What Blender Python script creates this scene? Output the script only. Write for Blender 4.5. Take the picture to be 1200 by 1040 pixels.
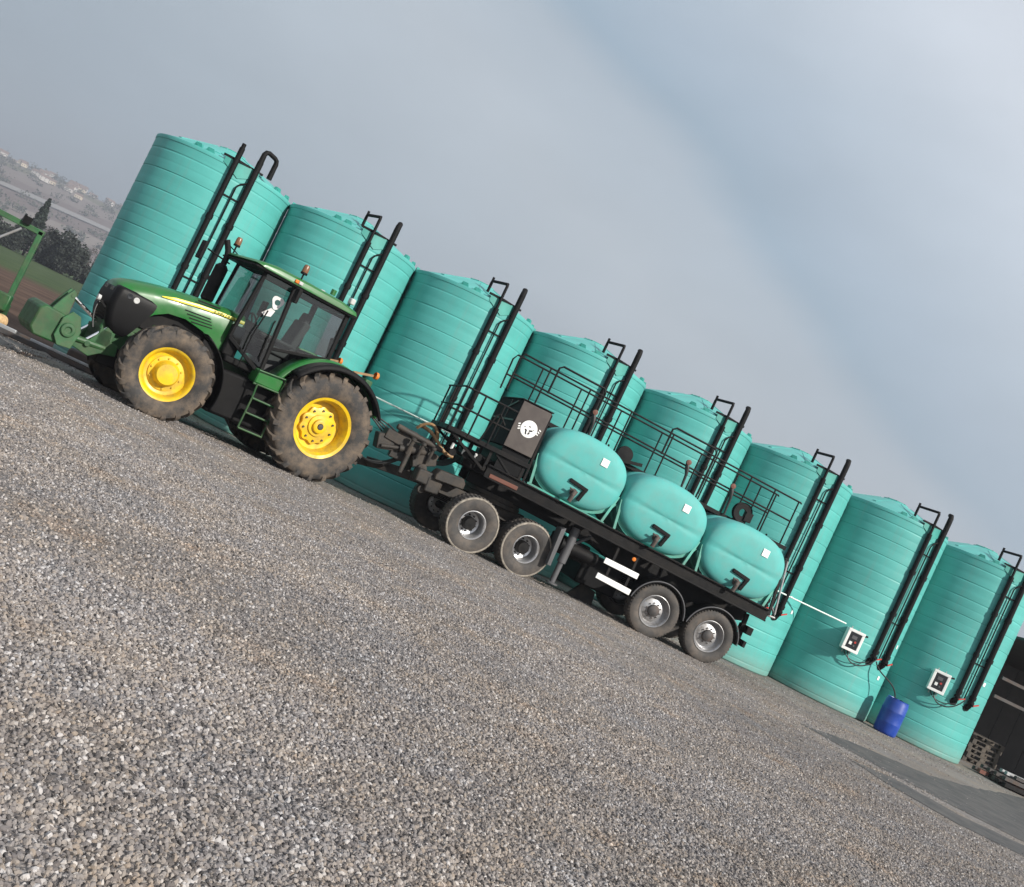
import bpy, bmesh, math, random
from mathutils import Vector, Matrix, Euler, noise
random.seed(7)
PI = math.pi
R_ = math.radians
scene = bpy.context.scene
for o in list(bpy.data.objects): bpy.data.objects.remove(o)
COL = scene.collection

# ------------------------------------------------------------------ camera
cam_d = bpy.data.cameras.new('camera'); cam = bpy.data.objects.new('camera', cam_d); COL.objects.link(cam)
scene.camera = cam
F_PX, ROLL, PITCH, YAW, EYE = 1250.578, 0.445055, 0.032676, 0.252233, 1.55
cam_d.sensor_fit = 'HORIZONTAL'; cam_d.sensor_width = 36.0; cam_d.lens = F_PX / 1200 * 36
cam_d.clip_start = 0.05; cam_d.clip_end = 6000
_fw = Vector((math.sin(YAW)*math.cos(PITCH), math.cos(YAW)*math.cos(PITCH), math.sin(PITCH)))
_rt = Vector((math.cos(YAW), -math.sin(YAW), 0)); _up = _rt.cross(_fw)
_cr = math.cos(ROLL)*_rt + math.sin(ROLL)*_up; _cu = math.cos(ROLL)*_up - math.sin(ROLL)*_rt
M3 = Matrix((_cr, _cu, -_fw)).transposed()
cam.matrix_world = Matrix.Translation((0, 0, EYE)) @ M3.to_4x4()

# ------------------------------------------------------------------ light
SUN_EL, SUN_AZ = R_(30), R_(37)            # azimuth measured from -Y towards +X
sdir = Vector((math.sin(SUN_AZ)*math.cos(SUN_EL), -math.cos(SUN_AZ)*math.cos(SUN_EL), math.sin(SUN_EL)))
sl = bpy.data.lights.new('sun', 'SUN'); sl.energy = 5.0; sl.angle = R_(0.9); sl.color = (1.0, 0.95, 0.87)
so = bpy.data.objects.new('sun', sl); COL.objects.link(so)
so.rotation_euler = sdir.to_track_quat('Z', 'Y').to_euler(); so.location = sdir*60

world = bpy.data.worlds.new('World'); scene.world = world; world.use_nodes = True
nt = world.node_tree; nt.nodes.clear()
N = nt.nodes.new; L = nt.links.new
out = N('ShaderNodeOutputWorld')
sky = N('ShaderNodeTexSky'); sky.sky_type = 'NISHITA'; sky.sun_disc = False
sky.sun_elevation = SUN_EL; sky.sun_rotation = math.atan2(sdir.x, sdir.y); sky.air_density = 1.4; sky.dust_density = 3.0
bg1 = N('ShaderNodeBackground'); bg1.inputs[1].default_value = 0.07; L(sky.outputs[0], bg1.inputs[0])
tc = N('ShaderNodeTexCoord')
n1 = N('ShaderNodeTexNoise'); n1.inputs['Scale'].default_value = 2.3; n1.inputs['Detail'].default_value = 7; n1.inputs['Roughness'].default_value = 0.5; n1.inputs['Distortion'].default_value = 0.3
mp = N('ShaderNodeMapping'); mp.inputs['Scale'].default_value = (1, 1, 2.2); L(tc.outputs['Generated'], mp.inputs[0]); L(mp.outputs[0], n1.inputs[0])
# two thin cloud decks meet along a soft edge that crosses the sky
dt = N('ShaderNodeVectorMath'); dt.operation = 'DOT_PRODUCT'; L(tc.outputs['Generated'], dt.inputs[0]); dt.inputs[1].default_value = (-0.3232, 0.3885, -0.8629)
ma = N('ShaderNodeMath'); ma.operation = 'MULTIPLY_ADD'; ma.inputs[1].default_value = 0.11; ma.inputs[2].default_value = -0.055; L(n1.outputs[0], ma.inputs[0])
mb = N('ShaderNodeMath'); mb.operation = 'ADD'; L(dt.outputs['Value'], mb.inputs[0]); L(ma.outputs[0], mb.inputs[1])
mc = N('ShaderNodeMapRange'); mc.inputs['From Min'].default_value = -1; mc.inputs['From Max'].default_value = 1; L(mb.outputs[0], mc.inputs[0])
rp = N('ShaderNodeValToRGB'); cr = rp.color_ramp
cr.elements[0].position = 0.0; cr.elements[0].color = (.50, .55, .62, 1)
cr.elements[1].position = 1.0; cr.elements[1].color = (.36, .41, .48, 1)
for p_, c_ in ((.34, (.61, .65, .71)), (.375, (.585, .635, .70)), (.43, (.45, .52, .595)), (.462, (.375, .455, .54)), (.486, (.315, .405, .49)), (.503, (.40, .46, .52)), (.545, (.44, .49, .54)), (.58, (.41, .465, .52)), (.62, (.36, .42, .48)), (.66, (.32, .38, .445)), (.71, (.285, .34, .405))):
    e = cr.elements.new(p_); e.color = (*c_, 1)
L(mc.outputs[0], rp.inputs[0])
n2 = N('ShaderNodeTexNoise'); n2.inputs['Scale'].default_value = 5.0; n2.inputs['Detail'].default_value = 6; L(mp.outputs[0], n2.inputs[0])
mr = N('ShaderNodeMapRange'); mr.inputs['From Min'].default_value = .3; mr.inputs['From Max'].default_value = .7; mr.inputs['To Min'].default_value = .95; mr.inputs['To Max'].default_value = 1.06; L(n2.outputs[0], mr.inputs[0])
mx = N('ShaderNodeVectorMath'); mx.operation = 'SCALE'; L(rp.outputs[0], mx.inputs[0]); L(mr.outputs[0], mx.inputs['Scale'])
bg2 = N('ShaderNodeBackground'); bg2.inputs[1].default_value = 0.95; L(mx.outputs[0], bg2.inputs[0])
ms = N('ShaderNodeMixShader'); ms.inputs[0].default_value = 0.88
L(bg1.outputs[0], ms.inputs[1]); L(bg2.outputs[0], ms.inputs[2]); L(ms.outputs[0], out.inputs[0])

vs = scene.view_settings; vs.view_transform = 'Standard'; vs.look = 'None'; vs.gamma = 1.0; vs.exposure = 0.4
vs.use_curve_mapping = False
scene.render.engine = 'CYCLES'

# ------------------------------------------------------------------ materials
MATS = {}
def tank_mat():
    """sun-faded moulded polyethylene with faint rain runs, different on every tank"""
    m = bpy.data.materials.new('tank_teal'); m.use_nodes = True; t = m.node_tree; b = t.nodes['Principled BSDF']; n = t.nodes.new; l = t.links.new
    b.inputs['Roughness'].default_value = .5; b.inputs['Specular IOR Level'].default_value = .35
    cd = n('ShaderNodeTexCoord'); oi = n('ShaderNodeObjectInfo')
    off = n('ShaderNodeVectorMath'); off.operation = 'ADD'; l(cd.outputs['Object'], off.inputs[0]); cx = n('ShaderNodeCombineXYZ'); ml = n('ShaderNodeMath'); ml.operation = 'MULTIPLY'; ml.inputs[1].default_value = 40; l(oi.outputs['Random'], ml.inputs[0]); l(ml.outputs[0], cx.inputs[0]); l(cx.outputs[0], off.inputs[1])
    def noise_(scale, vec, det=6, rough=.6):
        z = n('ShaderNodeTexNoise'); z.inputs['Scale'].default_value = scale; z.inputs['Detail'].default_value = det; z.inputs['Roughness'].default_value = rough; l(vec, z.inputs[0]); return z.outputs[0]
    mp = n('ShaderNodeMapping'); mp.inputs['Scale'].default_value = (7, 7, .35); l(off.outputs[0], mp.inputs[0])
    mh = n('ShaderNodeMapping'); mh.inputs['Scale'].default_value = (.25, .25, 4.6); l(off.outputs[0], mh.inputs[0])
    a = n('ShaderNodeMapRange'); a.inputs['From Min'].default_value = .3; a.inputs['From Max'].default_value = .7; a.inputs['To Min'].default_value = .88; a.inputs['To Max'].default_value = 1.08; l(noise_(.8, off.outputs[0]), a.inputs[0])
    h = n('ShaderNodeMapRange'); h.inputs['From Min'].default_value = .3; h.inputs['From Max'].default_value = .7; h.inputs['To Min'].default_value = .93; h.inputs['To Max'].default_value = 1.06; l(noise_(1.0, mh.outputs[0], 3), h.inputs[0])
    mm = n('ShaderNodeMath'); mm.operation = 'MULTIPLY'; l(a.outputs[0], mm.inputs[0]); l(h.outputs[0], mm.inputs[1])
    sc = n('ShaderNodeVectorMath'); sc.operation = 'SCALE'; sc.inputs[0].default_value = (0.080, 0.36, 0.330); l(mm.outputs[0], sc.inputs['Scale'])
    d = n('ShaderNodeMapRange'); d.inputs['From Min'].default_value = .52; d.inputs['From Max'].default_value = .74; d.inputs['To Max'].default_value = .38; l(noise_(1.0, mp.outputs[0], 7, .7), d.inputs[0])
    mi = n('ShaderNodeMix'); mi.data_type = 'RGBA'; mi.inputs[7].default_value = (.15, .27, .245, 1); l(d.outputs[0], mi.inputs[0]); l(sc.outputs[0], mi.inputs[6])
    # splashed dirt near the foot
    sp = n('ShaderNodeSeparateXYZ'); l(cd.outputs['Object'], sp.inputs[0]); f = n('ShaderNodeMapRange'); f.inputs['From Min'].default_value = .55; f.inputs['From Max'].default_value = 0.0; l(sp.outputs['Z'], f.inputs[0])
    fm = n('ShaderNodeMath'); fm.operation = 'MULTIPLY'; l(f.outputs[0], fm.inputs[0]); l(noise_(9, off.outputs[0], 8, .7), fm.inputs[1])
    m2 = n('ShaderNodeMix'); m2.data_type = 'RGBA'; m2.inputs[7].default_value = (.20, .185, .15, 1); l(fm.outputs[0], m2.inputs[0]); l(mi.outputs[2], m2.inputs[6]); l(m2.outputs[2], b.inputs['Base Color'])
    bp = n('ShaderNodeBump'); bp.inputs['Strength'].default_value = .12; bp.inputs['Distance'].default_value = .02; l(noise_(2.5, off.outputs[0], 3), bp.inputs['Height']); l(bp.outputs[0], b.inputs['Normal'])
    MATS['tank_teal'] = m
def mat(name, col, rough=0.5, metal=0.0, var=0.0, vscale=6.0, dirt=None, dirt_amt=0.0, dscale=3.0, bump=0.0, bscale=40.0, coat=0.0, spec=0.5):
    """Principled paint with noise variation, dirt patches and fine bump."""
    m = bpy.data.materials.new(name); m.use_nodes = True; t = m.node_tree; b = t.nodes['Principled BSDF']
    n = t.nodes.new; l = t.links.new
    b.inputs['Roughness'].default_value = rough; b.inputs['Metallic'].default_value = metal
    b.inputs['Coat Weight'].default_value = coat; b.inputs['Specular IOR Level'].default_value = spec
    c = (*col, 1); b.inputs['Base Color'].default_value = c
    cd = n('ShaderNodeTexCoord'); src = None
    if var:
        nz = n('ShaderNodeTexNoise'); nz.inputs['Scale'].default_value = vscale; nz.inputs['Detail'].default_value = 5; l(cd.outputs['Object'], nz.inputs[0])
        hs = n('ShaderNodeMapRange'); hs.inputs['From Min'].default_value = .3; hs.inputs['From Max'].default_value = .7
        hs.inputs['To Min'].default_value = 1-var; hs.inputs['To Max'].default_value = 1+var; l(nz.outputs[0], hs.inputs[0])
        sc = n('ShaderNodeVectorMath'); sc.operation = 'SCALE'; sc.inputs[0].default_value = col; l(hs.outputs[0], sc.inputs['Scale'])
        src = sc.outputs[0]
    if dirt:
        nd = n('ShaderNodeTexNoise'); nd.inputs['Scale'].default_value = dscale; nd.inputs['Detail'].default_value = 8; nd.inputs['Roughness'].default_value = .65; l(cd.outputs['Object'], nd.inputs[0])
        dr = n('ShaderNodeMapRange'); dr.inputs['From Min'].default_value = .42; dr.inputs['From Max'].default_value = .68; dr.inputs['To Max'].default_value = dirt_amt; l(nd.outputs[0], dr.inputs[0])
        mi = n('ShaderNodeMix'); mi.data_type = 'RGBA'; mi.inputs[6].default_value = c; mi.inputs[7].default_value = (*dirt, 1)
        if src: l(src, mi.inputs[6])
        l(dr.outputs[0], mi.inputs[0]); src = mi.outputs[2]
        rr = n('ShaderNodeMapRange'); rr.inputs['To Min'].default_value = rough; rr.inputs['To Max'].default_value = max(rough, .85); l(dr.outputs[0], rr.inputs[0]); l(rr.outputs[0], b.inputs['Roughness'])
    if src: l(src, b.inputs['Base Color'])
    if bump:
        nb = n('ShaderNodeTexNoise'); nb.inputs['Scale'].default_value = bscale; nb.inputs['Detail'].default_value = 4; l(cd.outputs['Object'], nb.inputs[0])
        bp = n('ShaderNodeBump'); bp.inputs['Strength'].default_value = bump; bp.inputs['Distance'].default_value = .01; l(nb.outputs[0], bp.inputs['Height']); l(bp.outputs[0], b.inputs['Normal'])
    MATS[name] = m; return m

tank_mat()
mat('tank_teal_pad', (0.03, 0.26, 0.22), .5, var=.1)
mat('oval_teal', (0.078, 0.355, 0.332), .6, var=.08, vscale=2, dirt=(.16, .28, .255), dirt_amt=.4, dscale=3.5, bump=.08, bscale=6, spec=.3)
mat('cradle_teal', (0.05, 0.33, 0.26), .5, var=.1, dirt=(.1, .1, .08), dirt_amt=.6)
mat('black_pipe', (0.0035, 0.0035, 0.004), .6, var=.3, dirt=(.013, .0125, .012), dirt_amt=.4, spec=.16)
mat('black_steel', (0.0045, 0.0045, 0.005), .6, var=.3, dirt=(.026, .022, .019), dirt_amt=.5, dscale=4, spec=.18)
mat('dirty_steel', (0.018, 0.016, 0.014), .65, var=.4, dirt=(.065, .051, .039), dirt_amt=.8, dscale=5, bump=.3)
mat('box_panel', (0.060, 0.048, 0.043), .45, var=.1, dirt=(.1, .085, .07), dirt_amt=.35)
mat('box_front', (0.014, 0.014, 0.016), .8, var=.2, spec=.05)
mat('rust_red', (0.16, 0.045, 0.025), .6, var=.3, dirt=(.07, .05, .04), dirt_amt=.8)
mat('green_paint', (0.009, 0.118, 0.018), .3, var=.08, dirt=(.06, .075, .04), dirt_amt=.35, dscale=2.2, coat=.15)
mat('green_cast', (0.009, 0.066, 0.016), .5, var=.3, dirt=(.06, .075, .035), dirt_amt=.6, dscale=5)
mat('green_old', (0.018, 0.092, 0.030), .6, var=.25, dirt=(.08, .09, .05), dirt_amt=.6, dscale=5)
mat('yellow_paint', (0.70, 0.46, 0.007), .36, var=.07, dirt=(.24, .15, .05), dirt_amt=.6, dscale=5)
mat('yellow_decal', (0.80, 0.62, 0.05), .35)
mat('green_letter', (0.010, 0.10, 0.015), .4)
mat('black_plastic', (0.004, 0.004, 0.0045), .6, var=.3, dirt=(.014, .013, .012), dirt_amt=.4, spec=.15)
mat('grille_black', (0.003, 0.003, 0.0035), .5, var=.3, spec=.18)
mat('tyre_rubber', (0.030, 0.028, 0.027), .8, var=.2, dirt=(.155, .115, .080), dirt_amt=.85, dscale=3.5, bump=.4, bscale=30)
mat('tyre_road', (0.040, 0.037, 0.035), .75, var=.2, dirt=(.13, .105, .085), dirt_amt=.7, dscale=4, bump=.2)
mat('tyre_mark', (0.27, 0.24, 0.20), .8, var=.3, vscale=14, dirt=(.10, .085, .07), dirt_amt=.8, dscale=9)
mat('alloy', (0.42, 0.42, 0.43), .36, .85, var=.12, dirt=(.10, .085, .07), dirt_amt=.8, dscale=6)
mat('alloy_clean', (0.66, 0.66, 0.67), .32, .8, var=.1, dirt=(.20, .17, .14), dirt_amt=.5, dscale=6)
mat('chrome', (0.75, 0.75, 0.76), .15, 1.0)
mat('white_paint', (0.80, 0.80, 0.78), .4, var=.03, dirt=(.4, .37, .33), dirt_amt=.35)
mat('sticker_white', (0.50, 0.50, 0.49), .5, var=.1)
mat('white_pipe', (0.55, 0.66, 0.61), .4, var=.05)
mat('grey_plastic', (0.085, 0.085, 0.09), .5, var=.1)
mat('dark_screen', (0.02, 0.022, 0.025), .2)
mat('red_valve', (0.45, 0.04, 0.03), .4)
mat('hose_black', (0.012, 0.012, 0.012), .5)
mat('hose_tan', (0.26, 0.15, 0.065), .6, var=.3)
mat('amber', (0.55, 0.16, 0.02), .25)
mat('amber_dull', (0.16, 0.075, 0.035), .3)
mat('lamp_clear', (0.45, 0.45, 0.44), .12)
mat('lamp_red', (0.5, 0.04, 0.03), .25)
mat('barrel_blue', (0.006, 0.045, 0.30), .38, var=.08, dirt=(.1, .13, .25), dirt_amt=.25)
mat('seat_fabric', (0.05, 0.05, 0.052), .85, var=.2)
mat('concrete', (0.33, 0.31, 0.28), .85, var=.15, dirt=(.12, .11, .09), dirt_amt=.7, bump=.4)
mat('timber', (0.055, 0.047, 0.04), .8, var=.25, dirt=(.1, .08, .06), dirt_amt=.7, dscale=6, bump=.3)
mat('timber_end', (0.50, 0.33, 0.17), .8, var=.25, vscale=20)
mat('galv', (0.42, 0.43, 0.44), .45, .6, var=.15, dirt=(.14, .11, .09), dirt_amt=.6)
mat('old_steel', (0.055, 0.052, 0.052), .65, .2, var=.3, dirt=(.085, .05, .033), dirt_amt=.8)
mat('shed_clad', (0.035, 0.032, 0.03), .7, var=.2, dirt=(.03, .03, .03), dirt_amt=.6)
mat('bark', (0.06, 0.048, 0.038), .9, var=.3, bump=.5)
mat('conifer_leaf', (0.012, 0.022, 0.014), .8, var=.4, vscale=1.5)
mat('bare_twig', (0.055, 0.050, 0.045), .9, var=.35, vscale=1.5)
mat('hedge_leaf', (0.016, 0.021, 0.016), .85, var=.4, vscale=1.0)
mat('far_leaf', (0.055, 0.060, 0.045), .9, var=.4, vscale=.4)
mat('house_wall', (0.48, 0.45, 0.42), .8, var=.12, vscale=.3)
mat('house_wall_cream', (0.55, 0.47, 0.36), .8, var=.12, vscale=.3)
mat('house_roof', (0.17, 0.12, 0.10), .8, var=.2, vscale=.6)
mat('window_dark', (0.04, 0.045, 0.05), .2)
mat('road_grey', (0.22, 0.21, 0.20), .85, var=.1)

def glass_mat():
    m = bpy.data.materials.new('cab_glass'); m.use_nodes = True; t = m.node_tree; t.nodes.clear(); n = t.nodes.new; l = t.links.new
    o = n('ShaderNodeOutputMaterial'); tr = n('ShaderNodeBsdfTransparent'); tr.inputs[0].default_value = (.58, .65, .63, 1)
    gl = n('ShaderNodeBsdfGlossy'); gl.inputs['Roughness'].default_value = .03; fr = n('ShaderNodeFresnel'); fr.inputs[0].default_value = 1.5
    ad = n('ShaderNodeMath'); ad.operation = 'MULTIPLY_ADD'; ad.inputs[1].default_value = 1.2; ad.inputs[2].default_value = .03
    mi = n('ShaderNodeMixShader'); l(fr.outputs[0], ad.inputs[0]); l(ad.outputs[0], mi.inputs[0]); l(tr.outputs[0], mi.inputs[1]); l(gl.outputs[0], mi.inputs[2]); l(mi.outputs[0], o.inputs[0])
    MATS['cab_glass'] = m
glass_mat()

# ------------------------------------------------------------------ mesh builder
class MB:
    def __init__(s): s.v = []; s.f = []; s.mi = []; s.cur = 0
    def add(s, vs, fs):
        o = len(s.v); s.v += [tuple(v) for v in vs]; s.f += [tuple(i+o for i in f) for f in fs]; s.mi += [s.cur]*len(fs); return s
    def box(s, c, d, rot=None):
        hx, hy, hz = d[0]/2, d[1]/2, d[2]/2
        vs = [Vector((x, y, z)) for x in (-hx, hx) for y in (-hy, hy) for z in (-hz, hz)]
        if rot is not None: vs = [Euler(rot).to_matrix() @ v for v in vs]
        vs = [v+Vector(c) for v in vs]
        return s.add(vs, [(0,1,3,2), (4,6,7,5), (0,4,5,1), (2,3,7,6), (0,2,6,4), (1,5,7,3)])
    def bx(s, x0, x1, y0, y1, z0, z1): return s.box(((x0+x1)/2, (y0+y1)/2, (z0+z1)/2), (abs(x1-x0), abs(y1-y0), abs(z1-z0)))
    def bar(s, p, q, w, h=None, up=(0,0,1)):
        """rectangular bar from p to q, w sideways, h along up"""
        h = h or w; p = Vector(p); q = Vector(q); t = (q-p).normalized(); u = Vector(up)
        if abs(t.dot(u)) > .95: u = Vector((1,0,0))
        a = t.cross(u).normalized(); b = a.cross(t)
        vs = [e+a*sa*w/2+b*sb*h/2 for e in (p, q) for sa, sb in ((-1,-1), (1,-1), (1,1), (-1,1))]
        return s.add(vs, [(3,2,1,0), (4,5,6,7), (0,1,5,4), (1,2,6,5), (2,3,7,6), (3,0,4,7)])
    def tube(s, path, r, n=8, closed=False):
        P = [Vector(p) for p in path]; m = len(P); rad = r if isinstance(r, (list, tuple)) else [r]*m
        prev = None; vs = []
        for i in range(m):
            if closed: t = (P[(i+1) % m]-P[i-1]).normalized()
            else: t = (P[min(i+1, m-1)]-P[max(i-1, 0)]).normalized()
            if prev is None:
                a = t.cross(Vector((0,0,1))) if abs(t.z) < .9 else t.cross(Vector((1,0,0)))
            else: a = prev-t*prev.dot(t)
            a.normalize(); prev = a; b = t.cross(a)
            vs += [P[i]+(a*math.cos(2*PI*k/n)+b*math.sin(2*PI*k/n))*rad[i] for k in range(n)]
        fs = []
        for i in range(m if closed else m-1):
            j = (i+1) % m
            fs += [(i*n+k, i*n+(k+1) % n, j*n+(k+1) % n, j*n+k) for k in range(n)]
        if not closed: fs += [tuple(range(n))[::-1], tuple((m-1)*n+k for k in range(n))]
        return s.add(vs, fs)
    def lathe(s, prof, n=32, axis='z', c=(0,0,0), a0=0, a1=2*PI, capends=False):
        """prof = [(r, h)], revolved about axis through c"""
        full = abs(a1-a0-2*PI) < 1e-6; m = n if full else n+1; vs = []; fs = []
        for k in range(m):
            a = a0+(a1-a0)*k/n; ca, sa = math.cos(a), math.sin(a)
            for r, h in prof:
                v = {'z': (r*ca, r*sa, h), 'y': (r*sa, h, r*ca), 'x': (h, r*ca, r*sa)}[axis]
                vs.append(Vector(v)+Vector(c))
        p = len(prof)
        for k in range(n):
            k2 = (k+1) % m
            for i in range(p-1): fs.append((k*p+i, k2*p+i, k2*p+i+1, k*p+i+1))
        return s.add(vs, fs)
    def prism(s, poly, h0, h1, plane='xz'):
        """polygon in a plane, extruded along the remaining axis"""
        def mk(p, h): return {'xz': (p[0], h, p[1]), 'xy': (p[0], p[1], h), 'yz': (h, p[0], p[1])}[plane]
        n = len(poly); vs = [mk(p, h0) for p in poly]+[mk(p, h1) for p in poly]
        return s.add(vs, [tuple(range(n)), tuple(range(2*n-1, n-1, -1))]+[(i, i+n, (i+1) % n+n, (i+1) % n) for i in range(n)])
    def loft(s, rings, cap=True):
        n = len(rings[0]); vs = [v for r in rings for v in r]; fs = []
        for i in range(len(rings)-1):
            fs += [(i*n+k, i*n+(k+1) % n, (i+1)*n+(k+1) % n, (i+1)*n+k) for k in range(n)]
        if cap: fs += [tuple(range(n))[::-1], tuple((len(rings)-1)*n+k for k in range(n))]
        return s.add(vs, fs)
    def strip(s, rows):
        n = len(rows[0]); vs = [v for r in rows for v in r]
        return s.add(vs, [(i*n+k, i*n+k+1, (i+1)*n+k+1, (i+1)*n+k) for i in range(len(rows)-1) for k in range(n-1)])
    def mesh(s, name, mats, smooth=35, fix=True):
        me = bpy.data.meshes.new(name); me.from_pydata(s.v, [], s.f)
        if isinstance(mats, str): mats = [mats]
        for m in mats: me.materials.append(MATS[m])
        if len(mats) > 1: me.polygons.foreach_set('material_index', s.mi)
        if fix:
            b = bmesh.new(); b.from_mesh(me); bmesh.ops.recalc_face_normals(b, faces=b.faces); b.to_mesh(me); b.free()
        if smooth:
            me.shade_smooth(); me.set_sharp_from_angle(angle=R_(smooth))
        me.update(); return me
    def build(s, name, mats, parent=None, bevel=0, smooth=35, loc=None, rot=None, seg=2):
        me = s.mesh(name, mats, smooth)
        return link(name, me, parent, bevel, loc, rot, seg)

def link(name, me, parent=None, bevel=0, loc=None, rot=None, seg=2):
    o = bpy.data.objects.new(name, me); COL.objects.link(o)
    if parent: o.parent = parent
    if loc is not None: o.location = loc
    if rot is not None: o.rotation_euler = rot
    if bevel:
        b = o.modifiers.new('bevel', 'BEVEL'); b.width = bevel; b.segments = seg; b.limit_method = 'ANGLE'; b.angle_limit = R_(40)
    return o
def tag(o, label=None, cat=None, group=None, kind=None):
    if label: o['label'] = label
    if cat: o['category'] = cat
    if group: o['group'] = group
    if kind: o['kind'] = kind
    return o
def empty(name, loc=(0,0,0), rz=0.0):
    o = bpy.data.objects.new(name, None); COL.objects.link(o); o.location = loc; o.rotation_euler = (0,0,rz); o.empty_display_size = .3; return o
def copy_tree(o, parent=None):
    c = o.copy(); COL.objects.link(c); c.parent = parent
    for ch in list(o.children): copy_tree(ch, c)
    return c
def arc(c, r, a0, a1, n, y=0.0):
    """points on a circle in the xz plane"""
    return [(c[0]+r*math.cos(a0+(a1-a0)*i/n), y, c[1]+r*math.sin(a0+(a1-a0)*i/n)) for i in range(n+1)]
def bez(p0, p1, p2, p3, n=12):
    p0, p1, p2, p3 = map(Vector, (p0, p1, p2, p3)); o = []
    for i in range(n+1):
        t = i/n; u = 1-t; o.append(p0*u**3+p1*3*u*u*t+p2*3*u*t*t+p3*t**3)
    return o
def sstep(a, b, x):
    t = min(1, max(0, (x-a)/(b-a))); return t*t*(3-2*t)
def text_mesh(body, size, depth=.002):
    c = bpy.data.curves.new('txt', 'FONT'); c.body = body; c.size = size; c.extrude = depth; c.align_x = 'CENTER'; c.align_y = 'CENTER'
    o = bpy.data.objects.new('txt', c); COL.objects.link(o); dg = bpy.context.evaluated_depsgraph_get()
    me = bpy.data.meshes.new_from_object(o.evaluated_get(dg)); bpy.data.objects.remove(o); bpy.data.curves.remove(c); return me

# ------------------------------------------------------------------ ground
def gz(x, y):
    s1 = sstep(20.2, 22.8, y); s2 = sstep(5, 11, x)*sstep(8, 18, y)
    return -.12*s1-.045*s2*(1-s1)
def terrain(x, y):
    d = y
    z = gz(x, y)-.03
    z -= .10*sstep(23, 30, y)*sstep(-2.5, -4.5, x)
    z += 1.1*sstep(90, 260, d)
    z += 6*sstep(300, 700, d)
    hill = 96+14*sstep(-480, -180, x)+9*noise.noise(Vector((x*.0035, 3.1, .5)))
    z += hill*sstep(650, 1750, d+.1*x)
    z += 3.5*noise.noise(Vector((x*.008, y*.008, 0)))*sstep(350, 800, d)
    return z

def axis_pts(lo, hi, fine_lo, fine_hi, fine, grow=1.18):
    pts = []; x = fine_lo
    while x < fine_hi: pts.append(x); x += fine
    pts.append(fine_hi); st = fine; x = fine_hi
    while x < hi: st *= grow; x += st; pts.append(x)
    st = fine; x = fine_lo
    while x > lo: st *= grow; x -= st; pts.insert(0, x)
    return pts
def grid(xs, ys, fz):
    b = MB(); nx = len(xs)
    b.add([(x, y, fz(x, y)) for y in ys for x in xs], [(j*nx+i, j*nx+i+1, (j+1)*nx+i+1, (j+1)*nx+i) for j in range(len(ys)-1) for i in range(nx-1)])
    return b

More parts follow.
